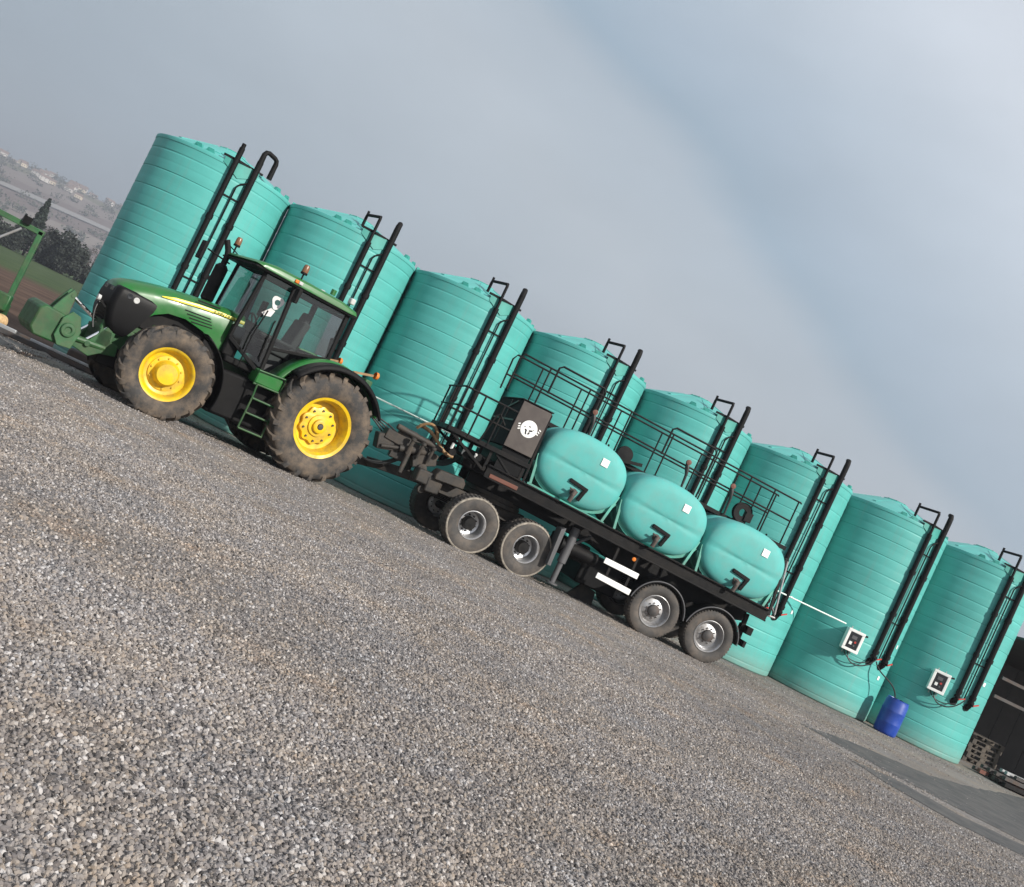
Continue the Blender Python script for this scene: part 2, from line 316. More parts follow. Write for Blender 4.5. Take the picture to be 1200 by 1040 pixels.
def ground_material():
    """soil, then grass, then hazy hillside fields"""
    m = bpy.data.materials.new('field_ground'); m.use_nodes = True; t = m.node_tree; b = t.nodes['Principled BSDF']; n = t.nodes.new; l = t.links.new
    b.inputs['Roughness'].default_value = .95; b.inputs['Specular IOR Level'].default_value = .15
    g = n('ShaderNodeNewGeometry'); sp = n('ShaderNodeSeparateXYZ'); l(g.outputs['Position'], sp.inputs[0])
    nz = n('ShaderNodeTexNoise'); nz.inputs['Scale'].default_value = .35; nz.inputs['Detail'].default_value = 8; l(g.outputs['Position'], nz.inputs[0])
    soil = n('ShaderNodeValToRGB'); soil.color_ramp.elements[0].position = .35; soil.color_ramp.elements[0].color = (.05, .03, .021, 1); soil.color_ramp.elements[1].position = .7; soil.color_ramp.elements[1].color = (.105, .066, .047, 1); l(nz.outputs[0], soil.inputs[0])
    grass = n('ShaderNodeValToRGB'); grass.color_ramp.elements[0].position = .35; grass.color_ramp.elements[0].color = (.032, .055, .02, 1); grass.color_ramp.elements[1].position = .7; grass.color_ramp.elements[1].color = (.058, .083, .03, 1); l(nz.outputs[0], grass.inputs[0])
    vo = n('ShaderNodeTexVoronoi'); vo.inputs['Scale'].default_value = .011; vo.inputs['Randomness'].default_value = .8; l(g.outputs['Position'], vo.inputs[0])
    se = n('ShaderNodeSeparateColor'); l(vo.outputs['Color'], se.inputs[0])
    hl = n('ShaderNodeValToRGB'); hl.color_ramp.interpolation = 'CONSTANT'
    hl.color_ramp.elements[0].color = (.13, .10, .09, 1); hl.color_ramp.elements[1].position = .3; hl.color_ramp.elements[1].color = (.17, .14, .125, 1)
    for p, c in ((.55, (.12, .115, .075, 1)), (.75, (.20, .17, .15, 1)), (.9, (.10, .12, .06, 1))):
        e = hl.color_ramp.elements.new(p); e.color = c
    l(se.outputs[0], hl.inputs[0])
    wob = n('ShaderNodeMath'); wob.operation = 'MULTIPLY_ADD'; wob.inputs[1].default_value = 30; l(nz.outputs[0], wob.inputs[0]); l(sp.outputs['Y'], wob.inputs[2])
    m1 = n('ShaderNodeMapRange'); m1.inputs['From Min'].default_value = 92; m1.inputs['From Max'].default_value = 108; l(wob.outputs[0], m1.inputs[0])
    m2 = n('ShaderNodeMapRange'); m2.inputs['From Min'].default_value = 330; m2.inputs['From Max'].default_value = 350; l(wob.outputs[0], m2.inputs[0])
    a = n('ShaderNodeMix'); a.data_type = 'RGBA'; l(m1.outputs[0], a.inputs[0]); l(soil.outputs[0], a.inputs[6]); l(grass.outputs[0], a.inputs[7])
    c = n('ShaderNodeMix'); c.data_type = 'RGBA'; l(m2.outputs[0], c.inputs[0]); l(a.outputs[2], c.inputs[6]); l(hl.outputs[0], c.inputs[7])
    l(c.outputs[2], b.inputs['Base Color'])
    n2 = n('ShaderNodeTexNoise'); n2.inputs['Scale'].default_value = 3; n2.inputs['Detail'].default_value = 6; l(g.outputs['Position'], n2.inputs[0])
    bp = n('ShaderNodeBump'); bp.inputs['Strength'].default_value = .8; bp.inputs['Distance'].default_value = .08; l(n2.outputs[0], bp.inputs['Height']); l(bp.outputs[0], b.inputs['Normal'])
    MATS['field_ground'] = m

def gravel_material(name, base_only):
    m = bpy.data.materials.new(name); m.use_nodes = True; t = m.node_tree; b = t.nodes['Principled BSDF']; n = t.nodes.new; l = t.links.new
    b.inputs['Roughness'].default_value = .85; b.inputs['Specular IOR Level'].default_value = .25
    g = n('ShaderNodeNewGeometry')
    stops = [(0.0, (0.056, 0.052, 0.051)), (.18, (0.142, 0.127, 0.123)), (.42, (0.205, 0.188, 0.182)), (.62, (0.251, 0.226, 0.209)), (.78, (0.229, 0.191, 0.160)), (.88, (0.302, 0.278, 0.263)), (.96, (0.403, 0.380, 0.369))]
    def ramp():
        r = n('ShaderNodeValToRGB'); e = r.color_ramp.elements
        e[0].position, e[0].color = stops[0][0], (*stops[0][1], 1); e[1].position, e[1].color = stops[-1][0], (*stops[-1][1], 1)
        for p, c in stops[1:-1]: k = e.new(p); k.color = (*c, 1)
        return r
    big = n('ShaderNodeTexNoise'); big.inputs['Scale'].default_value = .28; big.inputs['Detail'].default_value = 6; big.inputs['Roughness'].default_value = .6; l(g.outputs['Position'], big.inputs[0])
    if base_only:
        sp = n('ShaderNodeSeparateXYZ'); l(g.outputs['Position'], sp.inputs[0])
        v1 = n('ShaderNodeTexVoronoi'); v1.inputs['Scale'].default_value = 38; l(g.outputs['Position'], v1.inputs[0])
        v2 = n('ShaderNodeTexVoronoi'); v2.inputs['Scale'].default_value = 85; l(g.outputs['Position'], v2.inputs[0])
        s1 = n('ShaderNodeSeparateColor'); l(v1.outputs['Color'], s1.inputs[0]); s2 = n('ShaderNodeSeparateColor'); l(v2.outputs['Color'], s2.inputs[0])
        stops = [(p, tuple(q*.86 for q in c)) for p, c in stops]      # base darkened, giving dark gaps between the stones
        r1 = ramp(); r2 = ramp(); l(s1.outputs[0], r1.inputs[0]); l(s2.outputs[0], r2.inputs[0])
        mi = n('ShaderNodeMix'); mi.data_type = 'RGBA'; mi.inputs[0].default_value = .45; l(r1.outputs[0], mi.inputs[6]); l(r2.outputs[0], mi.inputs[7])
        # fine brown fines trodden in where the vehicles run
        br = n('ShaderNodeMapRange'); br.inputs['From Min'].default_value = 8; br.inputs['From Max'].default_value = 17; l(sp.outputs['Y'], br.inputs[0])
        bm = n('ShaderNodeMapRange'); bm.inputs['From Min'].default_value = .38; bm.inputs['From Max'].default_value = .62; bm.inputs['To Min'].default_value = .12; bm.inputs['To Max'].default_value = .7; l(big.outputs[0], bm.inputs[0])
        ml = n('ShaderNodeMath'); ml.operation = 'MULTIPLY'; l(br.outputs[0], ml.inputs[0]); l(bm.outputs[0], ml.inputs[1])
        m2 = n('ShaderNodeMix'); m2.data_type = 'RGBA'; m2.inputs[7].default_value = (.225, .20, .175, 1); l(ml.outputs[0], m2.inputs[0]); l(mi.outputs[2], m2.inputs[6])
        src = m2.outputs[2]
        ad = n('ShaderNodeMath'); ad.operation = 'MULTIPLY_ADD'; ad.inputs[1].default_value = .5; l(v2.outputs['Distance'], ad.inputs[0]); l(v1.outputs['Distance'], ad.inputs[2])
        bp = n('ShaderNodeBump'); bp.invert = True; bp.inputs['Strength'].default_value = .9; bp.inputs['Distance'].default_value = .016; l(ad.outputs[0], bp.inputs['Height']); l(bp.outputs[0], b.inputs['Normal'])
    else:
        oi = n('ShaderNodeObjectInfo'); r1 = ramp(); l(oi.outputs['Random'], r1.inputs[0]); src = r1.outputs[0]
        nn = n('ShaderNodeTexNoise'); nn.inputs['Scale'].default_value = 160; nn.inputs['Detail'].default_value = 3; l(g.outputs['Position'], nn.inputs[0])
        bp = n('ShaderNodeBump'); bp.inputs['Strength'].default_value = .35; bp.inputs['Distance'].default_value = .004; l(nn.outputs[0], bp.inputs['Height']); l(bp.outputs[0], b.inputs['Normal'])
    sc = n('ShaderNodeMapRange'); sc.inputs['From Min'].default_value = .3; sc.inputs['From Max'].default_value = .7; sc.inputs['To Min'].default_value = .84; sc.inputs['To Max'].default_value = 1.14; l(big.outputs[0], sc.inputs[0])
    # patches of bluish and of rusty stone
    hn = n('ShaderNodeTexNoise'); hn.inputs['Scale'].default_value = .9; hn.inputs['Detail'].default_value = 7; hn.inputs['Roughness'].default_value = .7; l(g.outputs['Position'], hn.inputs[0])
    hr = n('ShaderNodeValToRGB'); he = hr.color_ramp.elements; he[0].position = .30; he[0].color = (.92, .97, 1.03, 1); he[1].position = .75; he[1].color = (1.22, 1.0, .80, 1)
    for p_, c_ in ((.44, (.97, .99, 1.02)), (.58, (1.03, 1.0, .95))): e_ = he.new(p_); e_.color = (*c_, 1)
    l(hn.outputs[0], hr.inputs[0]); hm_ = n('ShaderNodeMix'); hm_.data_type = 'RGBA'; hm_.blend_type = 'MULTIPLY'; hm_.inputs[0].default_value = 1; l(src, hm_.inputs[6]); l(hr.outputs[0], hm_.inputs[7]); src = hm_.outputs[2]
    vm = n('ShaderNodeVectorMath'); vm.operation = 'SCALE'; l(src, vm.inputs[0]); l(sc.outputs[0], vm.inputs['Scale']); l(vm.outputs[0], b.inputs['Base Color'])
    MATS[name] = m
def dark_band_material():  # mottled dark tone for the bands on the gravel
    m = bpy.data.materials.new('dark_band_ground'); m.use_nodes = True; t = m.node_tree; b = t.nodes['Principled BSDF']; n = t.nodes.new; l = t.links.new
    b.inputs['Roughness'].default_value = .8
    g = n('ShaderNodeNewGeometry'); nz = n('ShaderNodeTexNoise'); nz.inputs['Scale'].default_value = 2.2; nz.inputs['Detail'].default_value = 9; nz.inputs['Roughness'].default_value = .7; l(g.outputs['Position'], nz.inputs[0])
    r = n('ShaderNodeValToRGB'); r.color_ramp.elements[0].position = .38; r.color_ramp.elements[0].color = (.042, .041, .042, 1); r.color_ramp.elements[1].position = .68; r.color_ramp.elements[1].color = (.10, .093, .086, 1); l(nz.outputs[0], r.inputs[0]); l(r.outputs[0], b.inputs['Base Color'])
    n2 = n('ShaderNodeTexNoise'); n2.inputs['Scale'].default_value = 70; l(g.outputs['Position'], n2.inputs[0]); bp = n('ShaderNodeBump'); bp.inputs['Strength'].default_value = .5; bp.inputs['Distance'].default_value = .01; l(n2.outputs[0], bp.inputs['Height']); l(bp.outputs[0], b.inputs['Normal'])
    MATS['dark_band_ground'] = m
ground_material(); gravel_material('gravel_base', True); gravel_material('gravel_stone', False); dark_band_material()

g = grid(axis_pts(-2600, 2600, -14, 40, 2.0, 1.14), axis_pts(-120, 2600, -4, 40, 1.5, 1.10), terrain).build('ground', 'field_ground', smooth=60)
tag(g, kind='structure')

# gravel yard: one sheet; its far edge runs along the tank row and turns off at the left
def yard_edge(x): return 22.35+.22*noise.noise(Vector((x*.9, 0, 0))) if x < -3.0 else 27.5
xs = [-40+2*i for i in range(17)]+[-6+.5*i for i in range(60)]+[24+2*i for i in range(19)]
b = MB(); rows = []
for k in range(60):
    rows.append([(x, -25+(yard_edge(x)+25)*(k/59)**.8, gz(x, -25+(yard_edge(x)+25)*(k/59)**.8)) for x in xs])
b.strip(rows); tag(b.build('gravel_yard', 'gravel_base', smooth=60), kind='structure')

# smooth dark bands laid over the gravel at the right
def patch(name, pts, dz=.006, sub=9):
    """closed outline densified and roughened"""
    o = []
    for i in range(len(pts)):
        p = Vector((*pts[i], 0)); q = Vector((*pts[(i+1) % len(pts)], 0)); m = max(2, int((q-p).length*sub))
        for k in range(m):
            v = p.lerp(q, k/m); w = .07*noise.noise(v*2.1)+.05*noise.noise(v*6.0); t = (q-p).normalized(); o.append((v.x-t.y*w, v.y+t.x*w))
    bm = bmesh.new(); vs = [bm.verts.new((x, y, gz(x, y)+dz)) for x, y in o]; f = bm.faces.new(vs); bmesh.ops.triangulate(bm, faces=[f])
    me = bpy.data.meshes.new(name); bm.to_mesh(me); bm.free(); me.materials.append(MATS['dark_band_ground']); return tag(link(name, me), kind='structure')

# loose stones as instanced geometry, densest by the camera
def stones():
    b = MB(); cells = []
    bm = bmesh.new(); lay = bm.verts.layers.float.new('dens')
    na, nr = 70, 90; a0, a1 = YAW-R_(38), YAW+R_(36)
    def in_dark_band(x, y): return (10.9 < x-.1*(y-15) < 30 and 13.3+.0*x < y < 15.9+.62*(x-10.8) and y > 14.9-.75*(x-11.5)) or (10.4 < x < 17 and 11.7 < y < 13.9)
    grid_ = []
    for i in range(nr+1):
        r = 2.0*(31/2.0)**(i/nr); row = []
        for k in range(na+1):
            a = a0+(a1-a0)*k/na; x, y = r*math.sin(a), r*math.cos(a)
            v = bm.verts.new((x, y, gz(x, y)+.001)); v[lay] = (3400*(1-sstep(3.5, 8, r))+1700*(1-sstep(8, 17, r))+420)*(1-.999*sstep(22.9, 23.4, y))*(.55+.9*sstep(-.45, .45, noise.noise(Vector((x*(.35-.25*sstep(9, 13, y)), y*(.7+.9*sstep(9, 13, y)), 1.7)))))*(.03 if in_dark_band(x, y) else 1)*(.35 if y > 19.3 else 1); row.append(v)
        grid_.append(row)
    for i in range(nr):
        for k in range(na): bm.faces.new((grid_[i][k], grid_[i][k+1], grid_[i+1][k+1], grid_[i+1][k]))
    me = bpy.data.meshes.new('gravel_stones'); bm.to_mesh(me); bm.free()
    o = link('gravel_stones', me); tag(o, 'loose grey and tan crushed stones covering the yard', 'gravel', kind='stuff')
    ng = bpy.data.node_groups.new('scatter_stones', 'GeometryNodeTree')
    ng.interface.new_socket('Geometry', in_out='INPUT', socket_type='NodeSocketGeometry'); ng.interface.new_socket('Geometry', in_out='OUTPUT', socket_type='NodeSocketGeometry')
    n = ng.nodes.new; l = ng.links.new
    gi = n('NodeGroupInput'); go = n('NodeGroupOutput')
    di = n('GeometryNodeDistributePointsOnFaces'); di.distribute_method = 'RANDOM'
    at = n('GeometryNodeInputNamedAttribute'); at.data_type = 'FLOAT'; at.inputs['Name'].default_value = 'dens'
    l(gi.outputs[0], di.inputs['Mesh']); l(at.outputs[0], di.inputs['Density'])
    gti = n('GeometryNodeGeometryToInstance')
    for k in range(6):
        ic = n('GeometryNodeMeshIcoSphere'); ic.inputs['Radius'].default_value = 1.0; ic.inputs['Subdivisions'].default_value = 2
        ps = n('GeometryNodeInputPosition'); nz = n('ShaderNodeTexNoise'); nz.noise_dimensions = '4D'; nz.inputs['W'].default_value = k*3.7+.5; nz.inputs['Scale'].default_value = .75; nz.inputs['Detail'].default_value = 1.0
        l(ps.outputs[0], nz.inputs['Vector'])
        sb = n('ShaderNodeVectorMath'); sb.operation = 'SUBTRACT'; sb.inputs[1].default_value = (.5, .5, .5); l(nz.outputs['Color'], sb.inputs[0])
        sc = n('ShaderNodeVectorMath'); sc.operation = 'SCALE'; sc.inputs['Scale'].default_value = 1.9; l(sb.outputs[0], sc.inputs[0])
        st = n('GeometryNodeSetPosition'); l(ic.outputs[0], st.inputs[0]); l(sc.outputs[0], st.inputs['Offset'])
        sm = n('GeometryNodeSetMaterial'); sm.inputs['Material'].default_value = MATS['gravel_stone']; l(st.outputs[0], sm.inputs[0])
        ff = n('GeometryNodeSetShadeSmooth'); ff.inputs['Shade Smooth'].default_value = False; l(sm.outputs[0], ff.inputs[0]); l(ff.outputs[0], gti.inputs[0])
    io = n('GeometryNodeInstanceOnPoints'); io.inputs['Pick Instance'].default_value = True
    l(di.outputs['Points'], io.inputs['Points']); l(gti.outputs[0], io.inputs['Instance'])
    rr = n('FunctionNodeRandomValue'); rr.data_type = 'FLOAT_VECTOR'; rr.inputs[0].default_value = (-1.3, -1.3, 0); rr.inputs[1].default_value = (1.3, 1.3, 6.283); l(rr.outputs[0], io.inputs['Rotation'])
    rs = n('FunctionNodeRandomValue'); rs.data_type = 'FLOAT'; rs.inputs[2].default_value = .25; rs.inputs[3].default_value = 1.0; rs.inputs['Seed'].default_value = 4
    pw = n('ShaderNodeMath'); pw.operation = 'POWER'; pw.inputs[1].default_value = 1.6; l(rs.outputs[1], pw.inputs[0])
    cx = n('ShaderNodeCombineXYZ')
    for ax, f_ in enumerate((.0118, .0098, .0080)):
        mm = n('ShaderNodeMath'); mm.operation = 'MULTIPLY_ADD'; mm.inputs[1].default_value = f_; mm.inputs[2].default_value = f_*.28; l(pw.outputs[0], mm.inputs[0]); l(mm.outputs[0], cx.inputs[ax])
    l(cx.outputs[0], io.inputs['Scale']); l(io.outputs[0], go.inputs[0])
    md = o.modifiers.new('scatter', 'NODES'); md.node_group = ng
stones()
patch('dark_band', [(10.75,15.9),(12.4,16.7),(14.4,16.95),(17,18.6),(22,22.5),(30,22.5),(22,16),(13.4,13.2),(12.35,13.85),(11.5,14.75)])
patch('dark_band', [(10.4,13.9),(11.35,14.0),(11.8,13.05),(12.95,12.8),(17,14.2),(16,12.3),(11.9,11.65),(10.95,12.0),(10.5,12.9)])

# ------------------------------------------------------------------ storage tanks
TX0, TSP, TY, TR_, TZ, TH = -2.203, 3.1423, 24.93, 1.567, -.12, 5.164

def tank_meshes():
    M = {}
    rq = random.Random(3)
    for var_ in range(3):
     prof = [(TR_-.05, 0), (TR_-.02, .008), (TR_-.004, .03)]
     z = .14; k = 0
     while z < TH-.16:
        d = rq.uniform(.005, .010) if k % 2 == 0 else rq.uniform(0, .003)
        prof += [(TR_, z-.035), (TR_-.001, z-.018), (TR_-d, z-.006), (TR_-d, z+.006), (TR_-.001, z+.018), (TR_, z+.035)]
        z += .2145*rq.uniform(.96, 1.04); k += 1
     prof += [(TR_, TH-.10), (TR_+.010, TH-.085), (TR_+.012, TH-.03), (TR_+.006, TH-.008), (TR_-.03, TH)]
     M['shell%d' % var_] = MB().lathe(prof, 96).mesh('shell', 'tank_teal', 28)
    roof = [(TR_-.028, TH-.002), (TR_-.08, TH+.012), (TR_-.12, TH+.03), (1.0, TH+.19), (.5, TH+.35), (.34, TH+.395), (.33, TH+.41), (.05, TH+.415), (0.001, TH+.415)]
    b = MB().lathe(roof, 64)
    for a in range(0, 360, 45):                     # moulded stiffening ribs, nearly flush
        ca, sa = math.cos(R_(a+20)), math.sin(R_(a+20))
        b.bar((.45*ca, .45*sa, TH+.36), (1.30*ca, 1.30*sa, TH+.085), .10, .03)
    M['roof'] = b.mesh('roof', 'tank_teal', 40)
    b = MB().lathe([(.30, TH+.39), (.30, TH+.425), (.27, TH+.44), (.001, TH+.445)], 32)
    for a in range(0, 360, 45): b.box((.29*math.cos(R_(a)), .29*math.sin(R_(a)), TH+.415), (.05, .05, .04))
    M['lid'] = b.mesh('lid', 'tank_teal_pad', 40)
    M['lug'] = MB().prism([(-.10, 0), (.10, 0), (.06, .085), (-.06, .085)], -.035, .035).tube([(-.03, -.045, .04), (-.03, .045, .04)], .02).mesh('lifting_lug', 'tank_teal_pad', 40)
    rp = TR_+.078
    def pos(a, r, z): return Vector((r*math.sin(R_(a)), -r*math.cos(R_(a)), z))
    zb = 1.62
    # pipe couplings along a riser
    def riser(b, a, ztop, r=.06):
        b.tube([pos(a, rp, zb), pos(a, rp, ztop)], r, 12)
        for zz in (1.7, 2.75, 3.9): b.tube([pos(a, rp, zz), pos(a, rp, zz+.10)], r*1.28, 12)
    p = pos(-8, rp, 0); inw = pos(-8, rp-.62, 0)+Vector((-.16, 0, 0))
    b = MB(); riser(b, -8, TH-.15); b.tube([pos(-8, rp, TH-.25), pos(-8, rp, TH+.40), pos(-8, rp, TH+.44), inw+Vector((0, 0, TH+.44)), inw+Vector((0, 0, TH+.40)), inw+Vector((0, 0, TH+.02))], .034, 10)
    b.tube([inw+Vector((0, 0, TH+.44)), inw+Vector((0, 0, TH+.53))], .03, 8)
    M['fill_a'] = b.mesh('fill_pipe', 'black_pipe', 40)
    b = MB(); riser(b, 8, TH+.40, .068); b.tube([pos(8, rp, TH+.36), pos(8, rp, TH+.46), pos(9, rp-.03, TH+.53), pos(10, rp-.10, TH+.54)], [.066, .066, .058, .05], 12)
    M['draw_a'] = b.mesh('outlet_pipe', 'black_pipe', 40)
    b = MB(); riser(b, -8, TH+.36); b.tube([pos(-8, rp, TH+.34), pos(-8, rp, TH+.46)], .045, 10)
    M['fill_b'] = b.mesh('fill_pipe', 'black_pipe', 40)
    b = MB(); riser(b, 8, TH+.30, .068); q = pos(17, rp-.45, 0)
    tg = Vector((.97, .24, 0)); p8 = pos(8, rp, 0)
    def hp(d_, z_): return p8+tg*d_+Vector((0, 0, TH+z_))
    b.tube([hp(0, .28), hp(0, .48), hp(.03, .54), hp(.09, .56), hp(.26, .53), hp(.31, .50), hp(.33, .44), hp(.33, .08)], [.06, .055, .052, .05, .05, .052, .055, .06], 10)
    M['draw_b'] = b.mesh('outlet_pipe', 'black_pipe', 40)
    b = MB(); b.tube([pos(0, TR_+.05, zb+.02), pos(0, TR_+.05, TH-.42), pos(2, TR_+.055, TH-.32), pos(6, TR_+.07, TH-.24)], .018, 8)
    M['gauge'] = b.mesh('level_tube', 'black_pipe', 40)
    M['clamp'] = MB().bar(pos(-9.5, TR_+.03, 0), pos(9.5, TR_+.03, 0), .03, .03).mesh('pipe_clamp', 'black_pipe', 40)
    b = MB(); b.bar(pos(-18, TR_+.0, TH+.095), pos(-6, TR_+.035, TH+.10), .05, .045); b.bar(pos(-6, TR_+.035, TH+.10), pos(15, TR_+.0, TH+.095), .05, .045)
    M['bracket'] = b.mesh('top_bracket', 'black_pipe', 40)
    b = MB(); rows = []
    for a in range(-16, 13, 2):
        t = 1-abs(a+2)/15; rows.append([pos(a, TR_-.30, TH+.11), pos(a, TR_+.018, TH+.085), pos(a, TR_+.022, TH-.04-.20*max(0, t)), pos(a, TR_-.05, TH-.06-.20*max(0, t))])
    b.strip(rows); M['pad'] = b.mesh('pipe_pad', 'tank_teal_pad', 40)
    def valve(a, red):
        b = MB(); b.tube([pos(a, rp, zb+.02), pos(a, rp, zb-.10), pos(a, rp-.03, zb-.15), pos(a, TR_-.02, zb-.15)], .058, 12)
        b.tube([pos(a, rp, zb-.02), pos(a, rp, zb+.04)], .085, 12); b.tube([pos(a, TR_-.01, zb-.15), pos(a, TR_+.03, zb-.15)], .10, 12)
        b.tube([pos(a, rp, zb-.05), pos(a, rp+.10, zb-.05)], .03, 8)
        me = b.mesh('valve', 'black_pipe', 40)
        h = MB().bar(pos(a, rp+.10, zb-.05), pos(a+5, rp+.12, zb+.03), .03, .03).mesh('valve_handle', 'red_valve', 40)
        return me, h
    M['v1'], M['h1'] = valve(-8, 1); M['v2'], M['h2'] = valve(8, 1)
    M['sticker'] = MB().prism([(-.05, -.05), (.05, -.05), (.05, .05), (-.05, .05)], -.004, 0).mesh('sticker', 'white_paint', 0)
    return M
TM = tank_meshes()
tank_phi = [17, 17.5, 17.5, 15, 12, 6.5, 14, 0]
tank_label = ['turquoise ribbed storage tank behind the tractor bonnet, leftmost and largest looking of the row',
              'turquoise ribbed storage tank directly behind the tractor cab, second from the left',
              'turquoise ribbed storage tank behind the gap between tractor and trailer, third from the left',
              'turquoise ribbed storage tank behind the black equipment box of the trailer, fourth from the left',
              'turquoise ribbed storage tank behind the middle of the trailer railing, fifth from the left',
              'turquoise ribbed storage tank behind the rear end of the tanker trailer, sixth from the left',
              'turquoise ribbed storage tank with a white control panel just left of the blue barrel',
              'turquoise ribbed storage tank at the right end of the row, beside the dark shed']
for i in range(8):
    t = empty('storage_tank', (TX0+i*TSP, TY, TZ), R_(tank_phi[i]))
    tag(t, tank_label[i], 'storage tank', 'row of tall turquoise storage tanks')
    link('shell', TM['shell%d' % (i % 3)], t); rf = link('roof', TM['roof'], t); link('lid', TM['lid'], rf)
    v = 'b' if i == 0 else 'a'
    link('fill_pipe', TM['fill_'+v], t); link('outlet_pipe', TM['draw_'+v], t); link('level_tube', TM['gauge'], t)
    for zz in (2.6, 4.5): link('pipe_clamp', TM['clamp'], t, loc=(0, 0, zz))
    link('top_bracket', TM['bracket'], t); link('pipe_pad', TM['pad'], t)
    for a, b_ in ((1, 1), (2, 2)):
        vv = link('valve', TM['v%d' % a], t); link('valve_handle', TM['h%d' % a], vv)
    for a in (-38, -27, 36, 58, 130, 190, 250):
        a += random.uniform(-2, 2)
        link('lifting_lug', TM['lug'], t, loc=((TR_-.06)*math.sin(R_(a)), -(TR_-.06)*math.cos(R_(a)), TH-.004), rot=(0, 0, R_(a)))
    for a, z in {6: ((24, 2.10), (14, 1.18)), 7: ((18, 2.2),), 5: ((30, 1.75),), 2: ()}.get(i, ()):
        link('sticker', TM['sticker'], t, loc=((TR_+.006)*math.sin(R_(a)), -(TR_+.006)*math.cos(R_(a)), z), rot=(0, 0, R_(a)))

# white pipe along the row
b = MB(); b.tube([(1.6, 23.30, 1.95), (4.2, 23.30, 1.94), (7.3, 23.30, 1.955), (11.5, 23.30, 1.935), (15.72, 23.30, 1.95)], .019, 8)
for k in range(2, 16, 3): b.tube([(k, 23.30, 1.948), (k+.07, 23.30, 1.948)], .026, 8)
tag(b.build('feed_pipe', 'white_pipe'), 'long thin white pipe running level along the fronts of the tanks', 'pipe')

# control panels
def control_panel(k, ang, z, label):
    cx, cy = TX0+k*TSP, TY; a = R_(ang)
    t = empty('control_panel', (cx+(TR_+.01)*math.sin(a), cy-(TR_+.01)*math.cos(a), z), a)
    tag(t, label, 'control panel', 'control panels on the tanks')
    MB().bx(-.21, .21, -.28, -.02, -.27, .27).build('casing', 'white_paint', t, bevel=.02)
    b = MB(); b.bx(-.215, .215, -.302, -.282, .205, .275); b.bx(-.215, .215, -.302, -.282, -.275, -.205); b.bx(-.215, -.145, -.302, -.282, -.203, .203); b.bx(.145, .215, -.302, -.282, -.203, .203)
    b.build('front_frame', 'white_paint', t, bevel=.008)
    s = MB().bx(-.143, .143, -.290, -.283, -.201, .201).build('window', 'dark_screen', t)
    MB().bx(-.075, .055, -.302, -.292, .045, .13).build('display', 'grey_plastic', s)
    MB().bx(-.09, -.02, -.302, -.292, -.11, -.03).build('switch', 'white_paint', s)
    MB().tube([(.05, -.29, -.02), (.05, -.308, -.02)], .028, 12).build('switch', 'red_valve', s)
    MB().tube([(.045, -.29, -.11), (.045, -.308, -.11)], .022, 12).build('switch', 'grey_plastic', s)
    for xx in (-.1, .1): MB().bar((xx, -.06, -.36), (xx, -.06, .33), .04, .02).build('mounting_rail', 'galv', t)
    MB().tube([(.24, -.12, .22), (.33, -.10, .24)], .025, 8).build('cable_gland', 'black_plastic', t)
    b = MB(); b.tube(bez((.02, -.12, -.27), (.05, -.16, -.62), (.55, -.14, -.62), (.78, -.02, -.14), 18), .016, 8)
    b.tube(bez((-.08, -.12, -.27), (-.05, -.15, -.45), (.30, -.14, -.55), (.62, -.05, -.30), 16), .012, 8)
    b.build('cable', 'hose_black', t)
control_panel(6, -19.5, 1.64, 'white control panel hanging on the tank left of the blue barrel')
control_panel(7, -29, 1.64, 'white control panel on the rightmost tank, right of the blue barrel')

# barrel
t = empty('plastic_barrel', (17.86, 23.10, gz(17.9, 23.1)))
tag(t, 'upright blue plastic barrel standing between the two rightmost tanks', 'barrel')
t.rotation_euler = (0, 0, .4)
MB().lathe([(.001, .0), (.25, 0), (.275, .02), (.29, .07), (.292, .27), (.297, .29), (.297, .31), (.292, .33), (.293, .58), (.298, .60), (.298, .62), (.292, .64), (.288, .84), (.27, .885), (.272, .915), (.262, .92), (.255, .90), (.001, .895)], 40).build('drum', 'barrel_blue', t, loc=(0,0,0))
for s in (-1, 1): MB().lathe([(.04, .895), (.04, .93), (.001, .932)], 14, c=(.14*s, 0, 0)).build('bung', 'black_plastic', t)
b = MB().tube(bez((16.98, 23.33, 1.42), (17.05, 23.1, 1.1), (17.55, 23.05, 1.2), (17.70, 23.05, .80), 16), .018, 8)
tag(b.build('drain_hose', 'hose_black'), 'thin dark hose drooping from a tank valve towards the blue barrel', 'hose')

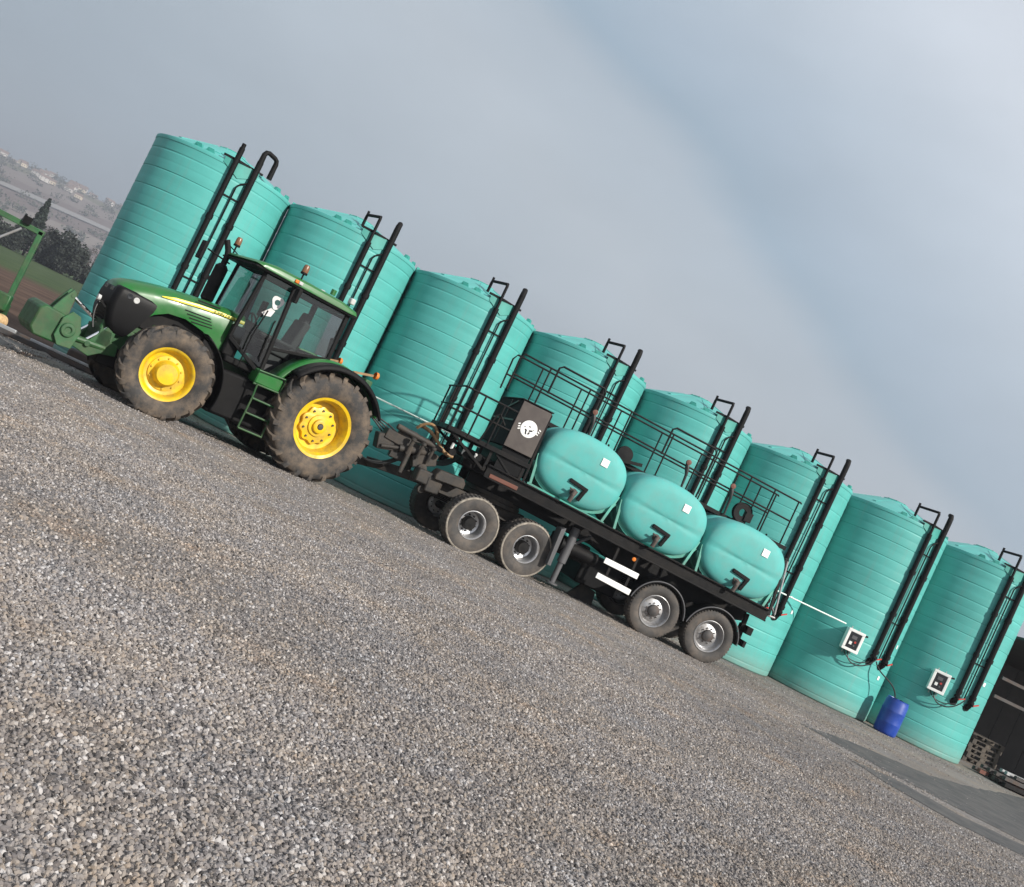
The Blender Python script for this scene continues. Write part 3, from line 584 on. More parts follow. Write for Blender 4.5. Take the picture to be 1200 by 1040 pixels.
# ------------------------------------------------------------------ wheels
def tyre_mesh(R, w, rr, mats, lugs=0, blocks=0, lug_h=.05, mark=False):
    """tyre about the y axis; outer side is +y"""
    b = MB(); T = R-lug_h if lugs else R
    half = [(rr, .36*w), (rr+.02, .40*w), (rr+.25*(T-rr), .475*w), (rr+.52*(T-rr), .50*w), (rr+.78*(T-rr), .485*w), (rr+.92*(T-rr), .45*w), (T-.012, .40*w), (T, .25*w), (T+.004, 0)]
    prof = half+[(r, -y) for r, y in half[-2::-1]]
    b.lathe(prof, 64, 'y')
    if lugs:
        for side in (1, -1):
            for i in range(lugs):
                th0 = 2*PI*(i+(.5 if side < 0 else 0))/lugs; vs = []
                st = [(-.015, -.02, R, .028), (.16*w, .10, R+.002, .03), (.33*w, .21, R-.004, .036), (.455*w, .27, R-.035, .045), (.50*w, .285, R-.11*R/1.0, .040)]
                for y, da, rt, hw in st:
                    th = th0+da*.95/R*.9; d = hw/R
                    rb = T-.03 if y < .42*w else rt-.06
                    for rr_, dd in ((rb, -d*1.25), (rt, -d), (rt, d), (rb, d*1.25)):
                        yy = side*(y if rr_ == rt else y-.012)
                        vs.append((rr_*math.sin(th+dd), yy, rr_*math.cos(th+dd)))
                fs = []
                for k in range(len(st)-1):
                    for q in range(3): fs.append((k*4+q, k*4+q+1, (k+1)*4+q+1, (k+1)*4+q))
                fs += [(0,1,2,3), tuple(len(st)*4-4+q for q in (3,2,1,0))]
                b.add(vs, fs)
    if blocks:                                       # cross-cut road tread
        b.cur = 0
        for side in (1, -1):
            for i in range(blocks):
                th = 2*PI*(i+.25*side)/blocks; d = .30*2*PI/blocks; vs = []
                for y, rt in ((.10*w, R+.012), (.40*w, R+.006), (.475*w, R-.035)):
                    for rq, dd in ((R-.03 if y < .45*w else rt-.03, -d), (rt, -d*.9), (rt, d*.9), (R-.03 if y < .45*w else rt-.03, d)):
                        vs.append((rq*math.sin(th+dd), side*y, rq*math.cos(th+dd)))
                b.add(vs, [(k*4+q, k*4+q+1, (k+1)*4+q+1, (k+1)*4+q) for k in range(2) for q in range(3)]+[(0,1,2,3), (11,10,9,8)])
    if mark:                                         # pale scuffed shoulder ring
        b.cur = 1
        b.lathe([(R-.050, .487*w), (R-.042, .50*w), (R-.020, .485*w), (R-.012, .455*w)], 64, 'y')
    return b.mesh('tyre', mats, 40)

def bolts(b, n, r, y, br=.014, h=.03, nseg=6):
    for i in range(n):
        a = 2*PI*i/n; b.tube([(r*math.sin(a), y, r*math.cos(a)), (r*math.sin(a), y+h, r*math.cos(a))], br, nseg)
def lobed_disc(b, r0, amp, n, y0, y1, seg=80):
    """scalloped wheel centre"""
    pts = [((r0+amp*math.cos(n*2*PI*i/seg))*math.sin(2*PI*i/seg), (r0+amp*math.cos(n*2*PI*i/seg))*math.cos(2*PI*i/seg)) for i in range(seg)]
    b.loft([[(x, y0, z) for x, z in pts], [(x, y1, z) for x, z in pts], [(x*.95, y1+.008, z*.95) for x, z in pts]])

def wheel_meshes():
    W = {}
    W['rear_tyre'] = tyre_mesh(1.0, .64, .545, 'tyre_rubber', lugs=21, lug_h=.055)
    b = MB(); b.lathe([(.535, -.23), (.50, -.20), (.475, -.10), (.465, .08), (.485, .14), (.51, .20), (.548, .215), (.562, .235), (.556, .248), (.535, .238), (.505, .225), (.475, .16), (.45, .10), (.44, -.02), (.30, -.04), (.001, -.04)], 64, 'y')
    W['rear_rim'] = b.mesh('rim', 'yellow_paint', 40)
    b = MB(); lobed_disc(b, .335, .018, 10, -.05, .035); b.lathe([(.20, .04), (.195, .075), (.13, .085), (.125, .13), (.10, .145), (.06, .145), (.058, .10), (.001, .10)], 40, 'y')
    W['rear_disc'] = b.mesh('wheel_disc', 'yellow_paint', 40)
    b = MB(); bolts(b, 10, .285, .04, .02, .03); b.lathe([(.052, .10), (.05, .16), (.001, .165)], 16, 'y'); W['rear_bolts'] = b.mesh('wheel_bolts', 'old_steel', 40)
    W['front_tyre'] = tyre_mesh(.775, .52, .43, 'tyre_rubber', lugs=19, lug_h=.045)
    b = MB(); b.lathe([(.425, -.20), (.40, -.18), (.375, -.08), (.37, .06), (.39, .12), (.41, .165), (.436, .178), (.446, .194), (.44, .206), (.422, .198), (.40, .185), (.372, .12), (.352, .05), (.31, .03), (.001, .03)], 56, 'y')
    W['front_rim'] = b.mesh('rim', 'yellow_paint', 40)
    b = MB(); b.lathe([(.29, .03), (.285, .055), (.22, .065), (.20, .10), (.185, .19), (.165, .215), (.001, .222)], 48, 'y'); W['front_disc'] = b.mesh('hub', 'yellow_paint', 40)
    b = MB(); bolts(b, 10, .25, .055, .016, .03); W['front_bolts'] = b.mesh('wheel_bolts', 'yellow_paint', 40)
    # trailer wheels
    W['super_tyre'] = tyre_mesh(.545, .42, .262, ['tyre_road', 'tyre_mark'], blocks=44, mark=True)
    W['road_tyre'] = tyre_mesh(.525, .38, .305, ['tyre_road', 'tyre_mark'], blocks=52)
    b = MB(); b.lathe([(r_*.86, y_) for r_, y_ in [(.30, -.19), (.285, -.12), (.272, .02), (.285, .09), (.305, .145), (.318, .158), (.322, .172), (.312, .177), (.298, .165), (.275, .10), (.262, .0), (.255, -.07), (.20, -.09), (.10, -.095), (.001, -.095)]], 48, 'y')
    W['deep_rim'] = b.mesh('rim', 'alloy_clean', 40)
    b = MB(); b.lathe([(.13, -.10), (.125, .03), (.11, .065), (.001, .07)], 32, 'y'); bolts(b, 10, .16, -.095, .014, .05); W['deep_hub'] = b.mesh('hub', 'black_steel', 40)
    b = MB(); b.lathe([(.30, -.17), (.285, -.12), (.272, .0), (.285, .09), (.305, .135), (.318, .148), (.322, .160), (.312, .165), (.298, .155), (.272, .11), (.255, .06), (.235, .045), (.17, .075), (.001, .075)], 48, 'y')
    W['flat_rim'] = b.mesh('rim', 'alloy', 40)
    b = MB()
    for i in range(10):
        a = 2*PI*i/10; b.tube([(.225*math.sin(a), .048, .225*math.cos(a)), (.225*math.sin(a), .066, .225*math.cos(a))], .027, 12)
    W['flat_holes'] = b.mesh('hand_hole', 'black_steel', 40)
    b = MB(); b.lathe([(.12, .07), (.115, .13), (.09, .15), (.001, .155)], 28, 'y'); bolts(b, 10, .15, .07, .013, .035); W['flat_hub'] = b.mesh('hub', 'old_steel', 40)
    return W
WM = wheel_meshes()
def wheel(parent, kind, loc, rz, spin):
    tyre, rim, hub, extra = {'rear': ('rear_tyre', 'rear_rim', 'rear_disc', 'rear_bolts'), 'front': ('front_tyre', 'front_rim', 'front_disc', 'front_bolts'),
                             'super': ('super_tyre', 'deep_rim', 'deep_hub', None), 'road': ('road_tyre', 'flat_rim', 'flat_hub', None)}[kind]
    w = link('wheel', WM[rim], parent, loc=loc, rot=Euler((0, spin, 0)).to_matrix().to_4x4().to_euler())
    w.rotation_euler = (Matrix.Rotation(rz, 3, 'Z') @ Matrix.Rotation(spin, 3, 'Y')).to_euler()
    link('tyre', WM[tyre], w); link('hub', WM[hub], w)
    if extra: link('wheel_bolts', WM[extra], w)
    return w

# ------------------------------------------------------------------ tractor  (local x forward, y left = camera side, z up)
T = empty('tractor', (1.22, 20.26, 0), R_(203))
tag(T, 'green tractor with yellow wheels and glazed cab hitched to the tanker trailer', 'tractor')
wheel(T, 'rear', (0, .95, .965), 0, .1); wheel(T, 'rear', (0, -.95, .965), PI, .5)
wheel(T, 'front', (2.88, .93, .72), R_(-9), .2); wheel(T, 'front', (2.88, -.93, .72), PI+R_(-9), .7)

b = MB()                                             # running gear
b.bx(-.55, 1.3, -.36, .36, .62, 1.32); b.bx(1.3, 3.55, -.26, .26, .66, 1.28); b.bx(3.3, 3.95, -.30, .30, .72, 1.10)
b.tube([(0, -.9, .965), (0, .9, .965)], .17, 20); b.tube([(0, -.55, .965), (0, .55, .965)], .25, 20)
b.bx(1.45, 3.2, -.33, .33, .95, 1.35)
b.build('chassis', 'green_cast', T, bevel=.03)
b = MB(); b.bar((2.88, -.75, .72), (2.88, .75, .72), .20, .18); b.tube([(2.88, .68, .72), (2.88, .86, .72)], .19, 20); b.tube([(2.88, -.68, .72), (2.88, -.86, .72)], .19, 20)
b.tube([(2.60, -.6, .82), (2.60, .6, .82)], .03, 8); b.bx(2.65, 3.0, -.22, .22, .58, .88)
b.build('front_axle', 'green_cast', T, bevel=.02)

# bonnet
def hood_ring(x, zb, zt, hw, tw):
    """half hexagon-like section with rounded shoulders, closed"""
    pts = [(hw, zb), (hw+.01, (zb*2+zt)/3), (hw, zt-.20), (hw-.035, zt-.10), (tw, zt-.035), (tw*.55, zt-.008), (0, zt)]
    full = pts+[(-y, z) for y, z in pts[-2::-1]]
    return [(x, y, z) for y, z in full]
st = [(1.83, 1.34, 2.17, .47, .36), (2.05, 1.36, 2.155, .47, .36), (2.25, 1.50, 2.135, .465, .355), (2.45, 1.60, 2.11, .46, .35), (2.8, 1.66, 2.065, .455, .345), (3.1, 1.62, 2.02, .45, .335), (3.3, 1.50, 1.985, .445, .325), (3.45, 1.33, 1.95, .44, .31), (3.62, 1.14, 1.905, .432, .29), (3.75, 1.10, 1.865, .425, .28), (3.88, 1.25, 1.82, .405, .27), (3.97, 1.50, 1.765, .37, .25), (4.0, 1.60, 1.73, .34, .22)]
b = MB(); b.loft([hood_ring(*s_) for s_ in st]); b.build('bonnet', 'green_paint', T, smooth=50)
# black grille wrapping round the nose
def grille_ring(z, x_front, x_back, hw):
    x_front -= .10
    n = 6; o = [(x_back, hw)]
    o += [(x_front-.11+.11*math.sin(PI/2*k/n), hw-.11+.11*math.cos(PI/2*k/n)) for k in range(n+1)]
    o = o+[(x, -y) for x, y in o[::-1]]
    return [(x, y, z) for x, y in o]
gr = [(.95, 3.90, 3.60, .41), (1.0, 3.98, 3.545, .435), (1.1, 4.05, 3.50, .452), (1.25, 4.10, 3.435, .460), (1.4, 4.12, 3.375, .464), (1.52, 4.12, 3.33, .466), (1.60, 4.105, 3.315, .464), (1.65, 4.10, 3.32, .455), (1.685, 4.085, 3.34, .445), (1.705, 4.06, 3.45, .42)]
G = MB().loft([grille_ring(*g_) for g_ in gr]).build('grille', 'grille_black', T, smooth=50)
for k in range(9):
    z = 1.08+k*.055
    MB().bx(3.9+.06*min(1, k/4), 3.985+.03*min(1, k/4), -.26, .26, z, z+.012).build('grille_slat', 'black_plastic', G)
for s in (1, -1):
    for k, (x, z, y) in enumerate(((3.66, 1.585, .466), (3.78, 1.60, .455))):
        h = MB().lathe([(.050, -.02), (.050, .012), (.04, .018), (.001, .014)], 20, 'y').build('headlight', 'lamp_clear' if k == 0 else 'dark_screen', G, loc=(x, s*(y-.002), z), rot=(0, 0, 0 if s > 0 else PI))
    MB().box((4.0, s*.17, 1.60), (.02, .20, .09)).build('headlight', 'dark_screen', G, bevel=.01)
# yellow flash and lettering along the bonnet side
for s in (1, -1):
    def side_y(x): return .4755-(.02*max(0, (x-2.0)/1.4))
    top = [(1.86, 2.035), (2.3, 2.005), (2.7, 1.955), (3.1, 1.885), (3.32, 1.83)]
    rows = []
    for x, z in top:
        w_ = .055 if x < 3.2 else .012
        rows.append([(x, s*(side_y(x)+.006), z-w_*.5), (x, s*(side_y(x)+.008), z), (x, s*(side_y(x)-.004), z+w_*.5)])
    d = MB().strip(rows).build('side_stripe', 'yellow_decal', T)
    tm = text_mesh('JOHN DEERE', .075, .001); tm.materials.append(MATS['green_letter'])
    o = link('lettering', tm, d, loc=(2.22, s*.492, 2.007)); o.rotation_euler = (Matrix.Rotation(R_(4.2)*1, 3, 'Y') @ Matrix.Rotation(PI if s > 0 else 0, 3, 'Z') @ Matrix.Rotation(PI/2, 3, 'X')).to_euler()
    for k in range(4):
        MB().bar((2.42-.03*k, s*.471, 1.845-.045*k), (2.88-.06*k, s*.468, 1.80-.045*k), .012, .016).build('vent_slot', 'grille_black', T)
    MB().bar((2.35, s*.462, 2.075), (2.75, s*.452, 2.035), .014, .03).build('vent_slot', 'grille_black', T)
b = MB(); b.bx(1.88, 2.35, -.40, .40, 1.0, 1.5); b.bx(2.2, 3.4, -.30, .30, 1.2, 1.68); b.tube([(2.4, .33, 1.42), (2.9, .33, 1.42)], .09, 12)
b.build('engine', 'black_steel', T, bevel=.02)

# cab
cabx0, cabx1 = .22, 2.02
b = MB()
for s in (1, -1):
    b.bar((2.06, s*.62, 1.72), (1.98, s*.66, 3.04), .07, .06); b.bar((1.36, s*.80, 1.40), (1.43, s*.74, 3.04), .085, .07)
    b.bar((.26, s*.70, 1.95), (.28, s*.70, 3.04), .09, .08); b.bar((1.40, s*.79, 1.83), (.30, s*.76, 2.10), .06, .06)
    b.bar((2.06, s*.62, 1.72), (1.36, s*.80, 1.36), .06, .07); b.bar((2.0, s*.66, 3.0), (.27, s*.72, 3.0), .07, .07)
b.bar((2.0, -.66, 3.0), (2.0, .66, 3.0), .07, .07); b.bar((.27, -.70, 3.0), (.27, .70, 3.0), .07, .07); b.bar((.27, -.7, 2.05), (.27, .7, 2.05), .07, .08)
b.build('cab_frame', 'black_plastic', T, bevel=.012)
b = MB(); b.bx(.25, 2.0, -.70, .70, 1.30, 1.42); b.bx(1.80, 2.05, -.60, .60, 1.40, 1.95); b.bx(.20, .75, -.66, .66, 1.40, 2.0); b.build('cab_floor', 'black_plastic', T, bevel=.03)
rfz = [(.14, 3.03), (.18, 3.10), (.5, 3.155), (1.2, 3.165), (1.9, 3.15), (2.2, 3.10), (2.27, 3.05), (2.2, 3.02), (.2, 3.02)]
b = MB(); rings = []
for y, sc_ in ((-.86, .90), (-.84, .97), (-.76, 1), (.76, 1), (.84, .97), (.86, .90)):
    rings.append([(1.2+(x-1.2)*sc_, y, 3.02+(z-3.02)*(1 if abs(y) < .8 else .62 if abs(y) > .85 else .82)) for x, z in rfz])
b.loft(rings); RF = b.build('roof', 'green_paint', T, smooth=40)
MB().bx(.14, 2.26, -.83, .83, 2.985, 3.018).build('roof_trim', 'black_plastic', RF, bevel=.01)
def pane(name, pts, parent=T):
    b = MB(); b.add(pts, [tuple(range(len(pts)))]); return b.build(name, 'cab_glass', parent, smooth=0)
for s in (1, -1):
    d = pane('door_glass', [(2.02, s*.635, 1.78), (1.97, s*.67, 2.96), (1.45, s*.745, 2.96), (1.39, s*.80, 1.46), (1.85, s*.70, 1.60)])
    pane('side_window', [(1.38, s*.79, 1.87), (1.42, s*.75, 2.96), (.32, s*.71, 2.96), (.31, s*.73, 2.12)])
    MB().tube([(1.46, s*.80, 1.55), (1.49, s*.82, 1.60), (1.52, s*.80, 2.25), (1.50, s*.78, 2.30)], .014, 8).build('door_handle', 'black_plastic', d)
pane('windscreen', [(2.06, -.60, 1.95), (2.06, .60, 1.95), (1.99, .64, 2.96), (1.99, -.64, 2.96)])
pane('rear_window', [(.26, -.66, 2.12), (.26, .66, 2.12), (.27, .66, 2.96), (.27, -.66, 2.96)])
# white emblem stuck inside the door glass
b = MB(); cxe, cze, ye = 1.60, 2.60, .752
rows = []
for k in range(25):
    a = 2*PI*k/24; r0, r1 = .05, .10+.016*math.sin(3*a); rows.append([(cxe+r0*math.cos(a), ye-(cxe+r0*math.cos(a)-1.6)*.13, cze+r0*math.sin(a)), (cxe+r1*math.cos(a), ye-(cxe+r1*math.cos(a)-1.6)*.13, cze+r1*1.15*math.sin(a))])
b.strip(rows); b.add([(1.66, ye, 2.47), (1.78, ye-.012, 2.33), (1.72, ye-.005, 2.30), (1.60, ye, 2.33), (1.57, ye, 2.45)], [(0,1,2,3,4)])
b.build('window_sticker', 'sticker_white', T, smooth=0)
# inside
b = MB(); b.bx(.72, 1.22, -.26, .26, 1.78, 1.92); b.box((.72, 0, 2.22), (.14, .50, .66), (0, -.16, 0)); b.box((.66, 0, 2.62), (.10, .30, .2), (0, -.16, 0)); b.bx(.75, 1.2, -.36, -.28, 2.0, 2.06); b.bx(.75, 1.2, .28, .36, 2.0, 2.06); b.bx(.8, 1.1, -.2, .2, 1.42, 1.78)
b.build('seat', 'seat_fabric', T, bevel=.04)
b = MB(); b.bar((1.82, 0, 1.5), (1.58, 0, 2.12), .09, .12)
ring = [(1.56+.20*.30*math.cos(a)-.0, .21*math.sin(a), 2.13+.19*math.cos(a)*.75) for a in [2*PI*k/24 for k in range(24)]]
b.tube(ring, .016, 8, True); b.bar(ring[0], ring[12], .03, .02); b.build('steering_wheel', 'black_plastic', T)
b = MB(); b.bx(1.55, 1.85, -.35, .35, 1.92, 2.12); b.bx(.7, 1.4, -.62, -.42, 1.6, 2.08); b.box((1.25, -.55, 2.45), (.05, .22, .3)); b.bar((1.25, -.6, 2.1), (1.25, -.56, 2.35), .03); b.build('console', 'black_plastic', T, bevel=.02)
# exhaust stack and air intake on the far side of the bonnet
b = MB(); b.tube([(2.25, -.62, 1.75), (2.25, -.62, 2.10)], .07, 14); b.tube([(2.25, -.62, 2.10), (2.25, -.62, 2.16), (2.25, -.62, 2.78), (2.25, -.62, 2.84)], [.07, .12, .12, .07], 18)
b.tube([(2.25, -.62, 2.80), (2.25, -.62, 3.0), (2.28, -.62, 3.10), (2.38, -.62, 3.26)], .055, 12); b.build('exhaust_stack', 'black_steel', T)
b = MB(); b.bar((2.15, -.60, 2.9), (2.55, -.86, 2.98), .03); b.box((2.62, -.88, 2.92), (.07, .20, .34)); b.build('mirror', 'black_plastic', T, bevel=.015)
b = MB(); b.bar((1.44, .74, 2.97), (1.46, .98, 2.96), .03); b.box((1.46, 1.02, 2.84), (.07, .17, .26)); b.build('mirror', 'black_plastic', T, bevel=.015)
MB().bar((1.98, -.7, 3.1), (2.20, -.90, 3.22), .02).build('mirror_arm', 'black_plastic', T)
def beacon(x, y, z, h):
    s_ = MB().tube([(x, y, z), (x, y, z+h)], .016, 8).build('beacon_stalk', 'black_plastic', T)
    MB().lathe([(.001, .0), (.055, .0), (.058, .03), (.055, .11), (.04, .145), (.001, .15)], 18).build('beacon', 'amber_dull', s_, loc=(x, y, z+h))
    MB().lathe([(.062, -.03), (.062, .005), (.03, .008)], 18).build('beacon_base', 'black_plastic', s_, loc=(x, y, z+h))
beacon(1.42, .80, 3.14, .13); beacon(2.12, -.78, 3.12, .16)
for x, y, m_ in ((1.50, .872, 'amber'), (1.42, .872, 'lamp_clear')): MB().box((x, y, 3.075), (.075, .03, .06)).build('side_light', m_, RF, bevel=.01)
for y in (.66, -.66): MB().box((.30, y, 3.245), (.10, .13, .11)).build('work_light', 'lamp_clear', RF, bevel=.02)
MB().tube([(.60, .45, 3.2), (.60, .45, 3.30)], .05, 10).build('aerial_dome', 'green_paint', RF)
# rear mudguards
for s in (1, -1):
    def fender(y0, y1, r, a0, a1, th, m_, nm):
        rows = []
        for k in range(25):
            a = a0+(a1-a0)*k/24; rows.append([(r*math.cos(a), s*y0, .965+r*math.sin(a)), (r*math.cos(a), s*(y0*.4+y1*.6), .965+r*math.sin(a)+.01), (r*math.cos(a), s*y1, .965+r*math.sin(a)-.02)])
        o = MB().strip(rows).build(nm, m_, T); md = o.modifiers.new('thickness', 'SOLIDIFY'); md.thickness = th; md.offset = 0; return o
    fender(.50, .98, 1.15, R_(22), R_(150), .05, 'green_paint', 'mudguard')
    fender(.98, 1.26, 1.13, R_(-2+5), R_(118), .06, 'black_plastic', 'mudguard_flare') if False else None
    fl = []
    for k in range(25):
        a = R_(132)+(R_(28)-R_(132))*k/24; a = R_(148)-R_(112)*k/24
        fl.append([(-1.12*math.cos(a)*-1, s*.985, .965+1.12*math.sin(a)+.01), (1.12*math.cos(a), s*1.20, .965+1.12*math.sin(a)+.005), (1.10*math.cos(a), s*1.27, .965+1.10*math.sin(a)-.04)])
    o = MB().strip(fl).build('mudguard_flare', 'black_plastic', T); md = o.modifiers.new('thickness', 'SOLIDIFY'); md.thickness = .05; md.offset = 0
    b = MB(); rows = [[(.52*1.15*math.cos(a)/.52, s*.52, .965+1.15*math.sin(a)), (.6*math.cos(a), s*.52, .965+.6*math.sin(a))] for a in [R_(30+5*k) for k in range(25)]]
    b.strip(rows); b.build('mudguard_side', 'green_paint', T)
    MB().box((-.62, s*.72, 2.03), (.16, .30, .16)).build('rear_lamp_bracket', 'green_cast', T, bevel=.02)
    MB().lathe([(.07, 0), (.07, .05), (.05, .07), (.001, .07)], 16, 'x').build('work_light', 'amber', T, loc=(-.72, s*.78, 2.24), rot=(0, 0, PI))
    MB().bar((-.3, s*.74, 2.12), (-.70, s*.76, 2.22), .04).build('lamp_arm', 'hose_tan', T)
# front mudguard, thin black arc behind the wheel
for s in (1, -1):
    rows = []
    for k in range(19):
        a = R_(112)+R_(84)*k/18; rows.append([(2.88+.93*math.cos(a), s*.78, .72+.93*math.sin(a)), (2.88+.94*math.cos(a), s*.97, .72+.94*math.sin(a)), (2.88+.92*math.cos(a), s*1.13, .72+.92*math.sin(a)-.02)])
    o = MB().strip(rows).build('front_mudguard', 'black_plastic', T); md = o.modifiers.new('thickness', 'SOLIDIFY'); md.thickness = .02
# fuel tank, tool box, cab steps
for s in (1, -1):
    b = MB(); b.prism([(.80, .42), (1.95, .40), (2.08, .55), (2.10, 1.0), (2.0, 1.18), (.95, 1.22)], s*.34, s*.78); b.build('fuel_tank', 'black_plastic', T, bevel=.05)
b = MB(); b.bx(-.3, 3.3, -.30, .30, .42, .68); b.bx(3.2, 3.8, -.34, .34, .40, .74); b.build('sump', 'black_steel', T, bevel=.03)
b = MB(); b.bx(.96, 1.46, .66, .99, 1.19, 1.44); b.build('tool_box', 'green_paint', T, bevel=.03)
b = MB(); b.tube([(.95, 1.0, 1.20), (.95, 1.02, 1.46), (1.47, 1.02, 1.42), (1.47, 1.0, 1.18)], .018, 8, True); b.build('tool_box_rail', 'green_cast', T)
b = MB()
for z in (.40, .68, .95): b.bx(.93+.04*(1-z), 1.38+.04*(1-z), .82, 1.03, z-.02, z+.015)
b.build('cab_step', 'black_plastic', T, bevel=.006)
b = MB()
for x in (.93, 1.40): b.tube([(x, 1.02, 1.2), (x-.02, 1.02, .95), (x-.02, 1.02, .38)], .018, 8)
for z in (.38, .67, .94): b.tube([(.91, 1.03, z), (1.38, 1.03, z)], .018, 8)
b.build('step_frame', 'green_cast', T)
MB().tube([(1.78, .84, 1.32), (1.80, .86, 1.9), (1.72, .82, 2.4)], .014, 8).build('grab_rail', 'black_plastic', T)
# front linkage with ballast block
b = MB()
for s in (1, -1):
    b.prism([(3.55, .60), (3.80, .55), (3.95, .44), (4.25, .50), (4.30, .60), (4.05, .66), (3.95, .86), (3.86, 1.0), (3.76, .98), (3.72, .80), (3.58, .78)], s*.30, s*.40)
    b.tube([(3.75, s*.36, .66), (4.45, s*.42, .62)], .055, 10)
b.bx(3.7, 3.95, -.40, .40, .62, .95); b.tube([(4.05, -.45, .62), (4.05, .45, .62)], .05, 12)
b.build('front_linkage', 'green_cast', T, bevel=.012)
MB().tube([(3.92, 0, 1.0), (4.48, 0, 1.22)], .032, 10).build('top_link', 'chrome', T)
for s in (1, -1): MB().tube([(3.85, s*.36, .98), (4.12, s*.38, .62)], .024, 10).build('lift_ram', 'chrome', T)
b = MB(); b.prism([(4.42, .42), (4.40, .78), (4.50, .90), (4.84, .93), (4.92, .86), (4.94, .52), (4.85, .42)], -.55, .42); b.build('ballast_block', 'green_cast', T, bevel=.03)
b = MB(); b.prism([(4.26, .44), (4.22, .74), (4.32, .97), (4.46, 1.0), (4.56, .86), (4.58, .55), (4.48, .42)], .44, .49); b.lathe([(.12, .49), (.11, .53), (.055, .535), (.05, .51), (.001, .51)], 18, 'y', c=(4.42, 0, .70)); b.build('ballast_side_plate', 'green_old', T, bevel=.01)
b = MB()
for y in (-.10, .10): b.prism([(4.42, .85), (4.44, 1.26), (4.50, 1.32), (4.60, 1.12), (4.68, .92)], y-.03, y+.03)
b.tube([(4.48, -.14, 1.22), (4.48, .14, 1.22)], .03, 10); b.build('ballast_bracket', 'green_old', T)
b = MB()
for k in range(3): b.tube(bez((3.92, .12*k-.1, 1.2), (4.15, .2*k-.1, 1.55), (4.2, .25, 1.2), (4.05, .32, .9), 12), .014, 6)
b.build('hydraulic_hose', 'hose_black', T)
for y in (.34,): MB().lathe([(.045, -.03), (.05, .02), (.001, .03)], 14, 'x').build('work_light', 'lamp_clear', T, loc=(4.18, y, 1.38)); MB().bar((4.02, .34, 1.28), (4.16, .34, 1.36), .03).build('lamp_arm', 'black_plastic', T)
# rear linkage and pick-up hitch
b = MB()
for s in (1, -1):
    b.bar((-.45, s*.35, .70), (-1.35, s*.48, .62), .07, .12); b.bar((-.35, s*.36, 1.42), (-.95, s*.44, 1.36), .09, .12); b.bar((-.95, s*.44, 1.36), (-1.0, s*.44, .68), .05, .05); b.tube([(-.35, s*.30, .95), (-.85, s*.42, 1.30)], .05, 10)
b.bx(-.72, -.40, -.28, .28, .50, 1.45); b.bx(-1.05, -.45, -.14, .14, .46, .56); b.tube([(-.5, 0, 1.3), (-1.2, 0, 1.18)], .035, 10)
b.build('rear_linkage', 'dirty_steel', T, bevel=.01)

# ------------------------------------------------------------------ tanker trailer (local x forward, y = camera side)
K = empty('tank_trailer', (7.98, 20.47, 0), R_(177.5))
tag(K, 'black four-axle trailer carrying three oval turquoise tanks with a railed walkway on top', 'trailer')
zg = -.035
DTH = R_(11); DCX, DCY = 2.59, .03
def D(x, y, z): return (DCX+x*math.cos(DTH)-y*math.sin(DTH), DCY+x*math.sin(DTH)+y*math.cos(DTH), z)
for dx in (.61, -.61):
    wheel(K, 'super', D(dx, 1.0, .505), DTH, random.random()*6); wheel(K, 'super', D(dx, -1.0, .505), DTH+PI, random.random()*6)
for x in (-1.08, -2.34):
    wheel(K, 'road', (x, 1.02, .525+zg-.02), 0, random.random()*6); wheel(K, 'road', (x, -1.02, .525+zg-.02), PI, random.random()*6)
def zd(x): return 1.405+.032*x                       # deck rises a little towards the drawbar
for s in (1, -1):
    b = MB(); b.bar((3.15, s*1.10, zd(3.15)+.04), (-3.30, s*1.10, zd(-3.3)+.04), .09, .22); b.bar((3.15, s*1.15, zd(3.15)+.155), (-3.30, s*1.15, zd(-3.3)+.155), .10, .03); b.bar((3.15, s*1.15, zd(3.15)-.075), (-3.30, s*1.15, zd(-3.3)-.075), .10, .03)
    b.build('side_rail', 'black_steel', K, bevel=.006)
    b = MB(); b.prism([(3.3, zd(3.3)+.02), (-3.2, zd(-3.2)+.02), (-3.2, 1.02), (-2.9, .93), (-.4, .93), (.2, 1.08), (3.3, 1.2)], s*.42, s*.52); b.build('main_beam', 'black_steel', K, bevel=.01)
for k in range(9):
    x = 3.0-k*.76; MB().bx(x-.05, x+.05, -1.06, 1.06, zd(x)-.06, zd(x)+.06).build('cross_member', 'black_steel', K)
for x in (-1.08, -2.34):
    b = MB(); b.tube([(x, -.95, .49), (x, .95, .49)], .07, 14); b.bx(x-.10, x+.10, -.55, -.40, .42, .95); b.bx(x-.10, x+.10, .40, .55, .42, .95); b.build('axle', 'black_steel', K)
    for s in (1, -1):
        b = MB()
        for j in range(4): b.bar((x-.55, s*.48, .66+.035*j), (x+.55, s*.48, .66+.035*j), .09, .025)
        b.build('leaf_spring', 'black_steel', K)
        rows = [[(x+r_*math.cos(a), s*y_, .47+r_*math.sin(a)) for y_, r_ in ((.82, .60), (1.20, .60), (1.235, .585), (1.235, .56))] for a in [R_(8+7.2*k) for k in range(24)]]
        o = MB().strip(rows).build('mudguard', 'black_plastic', K); md = o.modifiers.new('thickness', 'SOLIDIFY'); md.thickness = .014
        MB().tube([(x+.60*math.cos(a), s*1.240, .47+.60*math.sin(a)) for a in [R_(8+7.2*k) for k in range(24)]], .012, 6).build('mudguard_lip', 'grey_plastic', o)
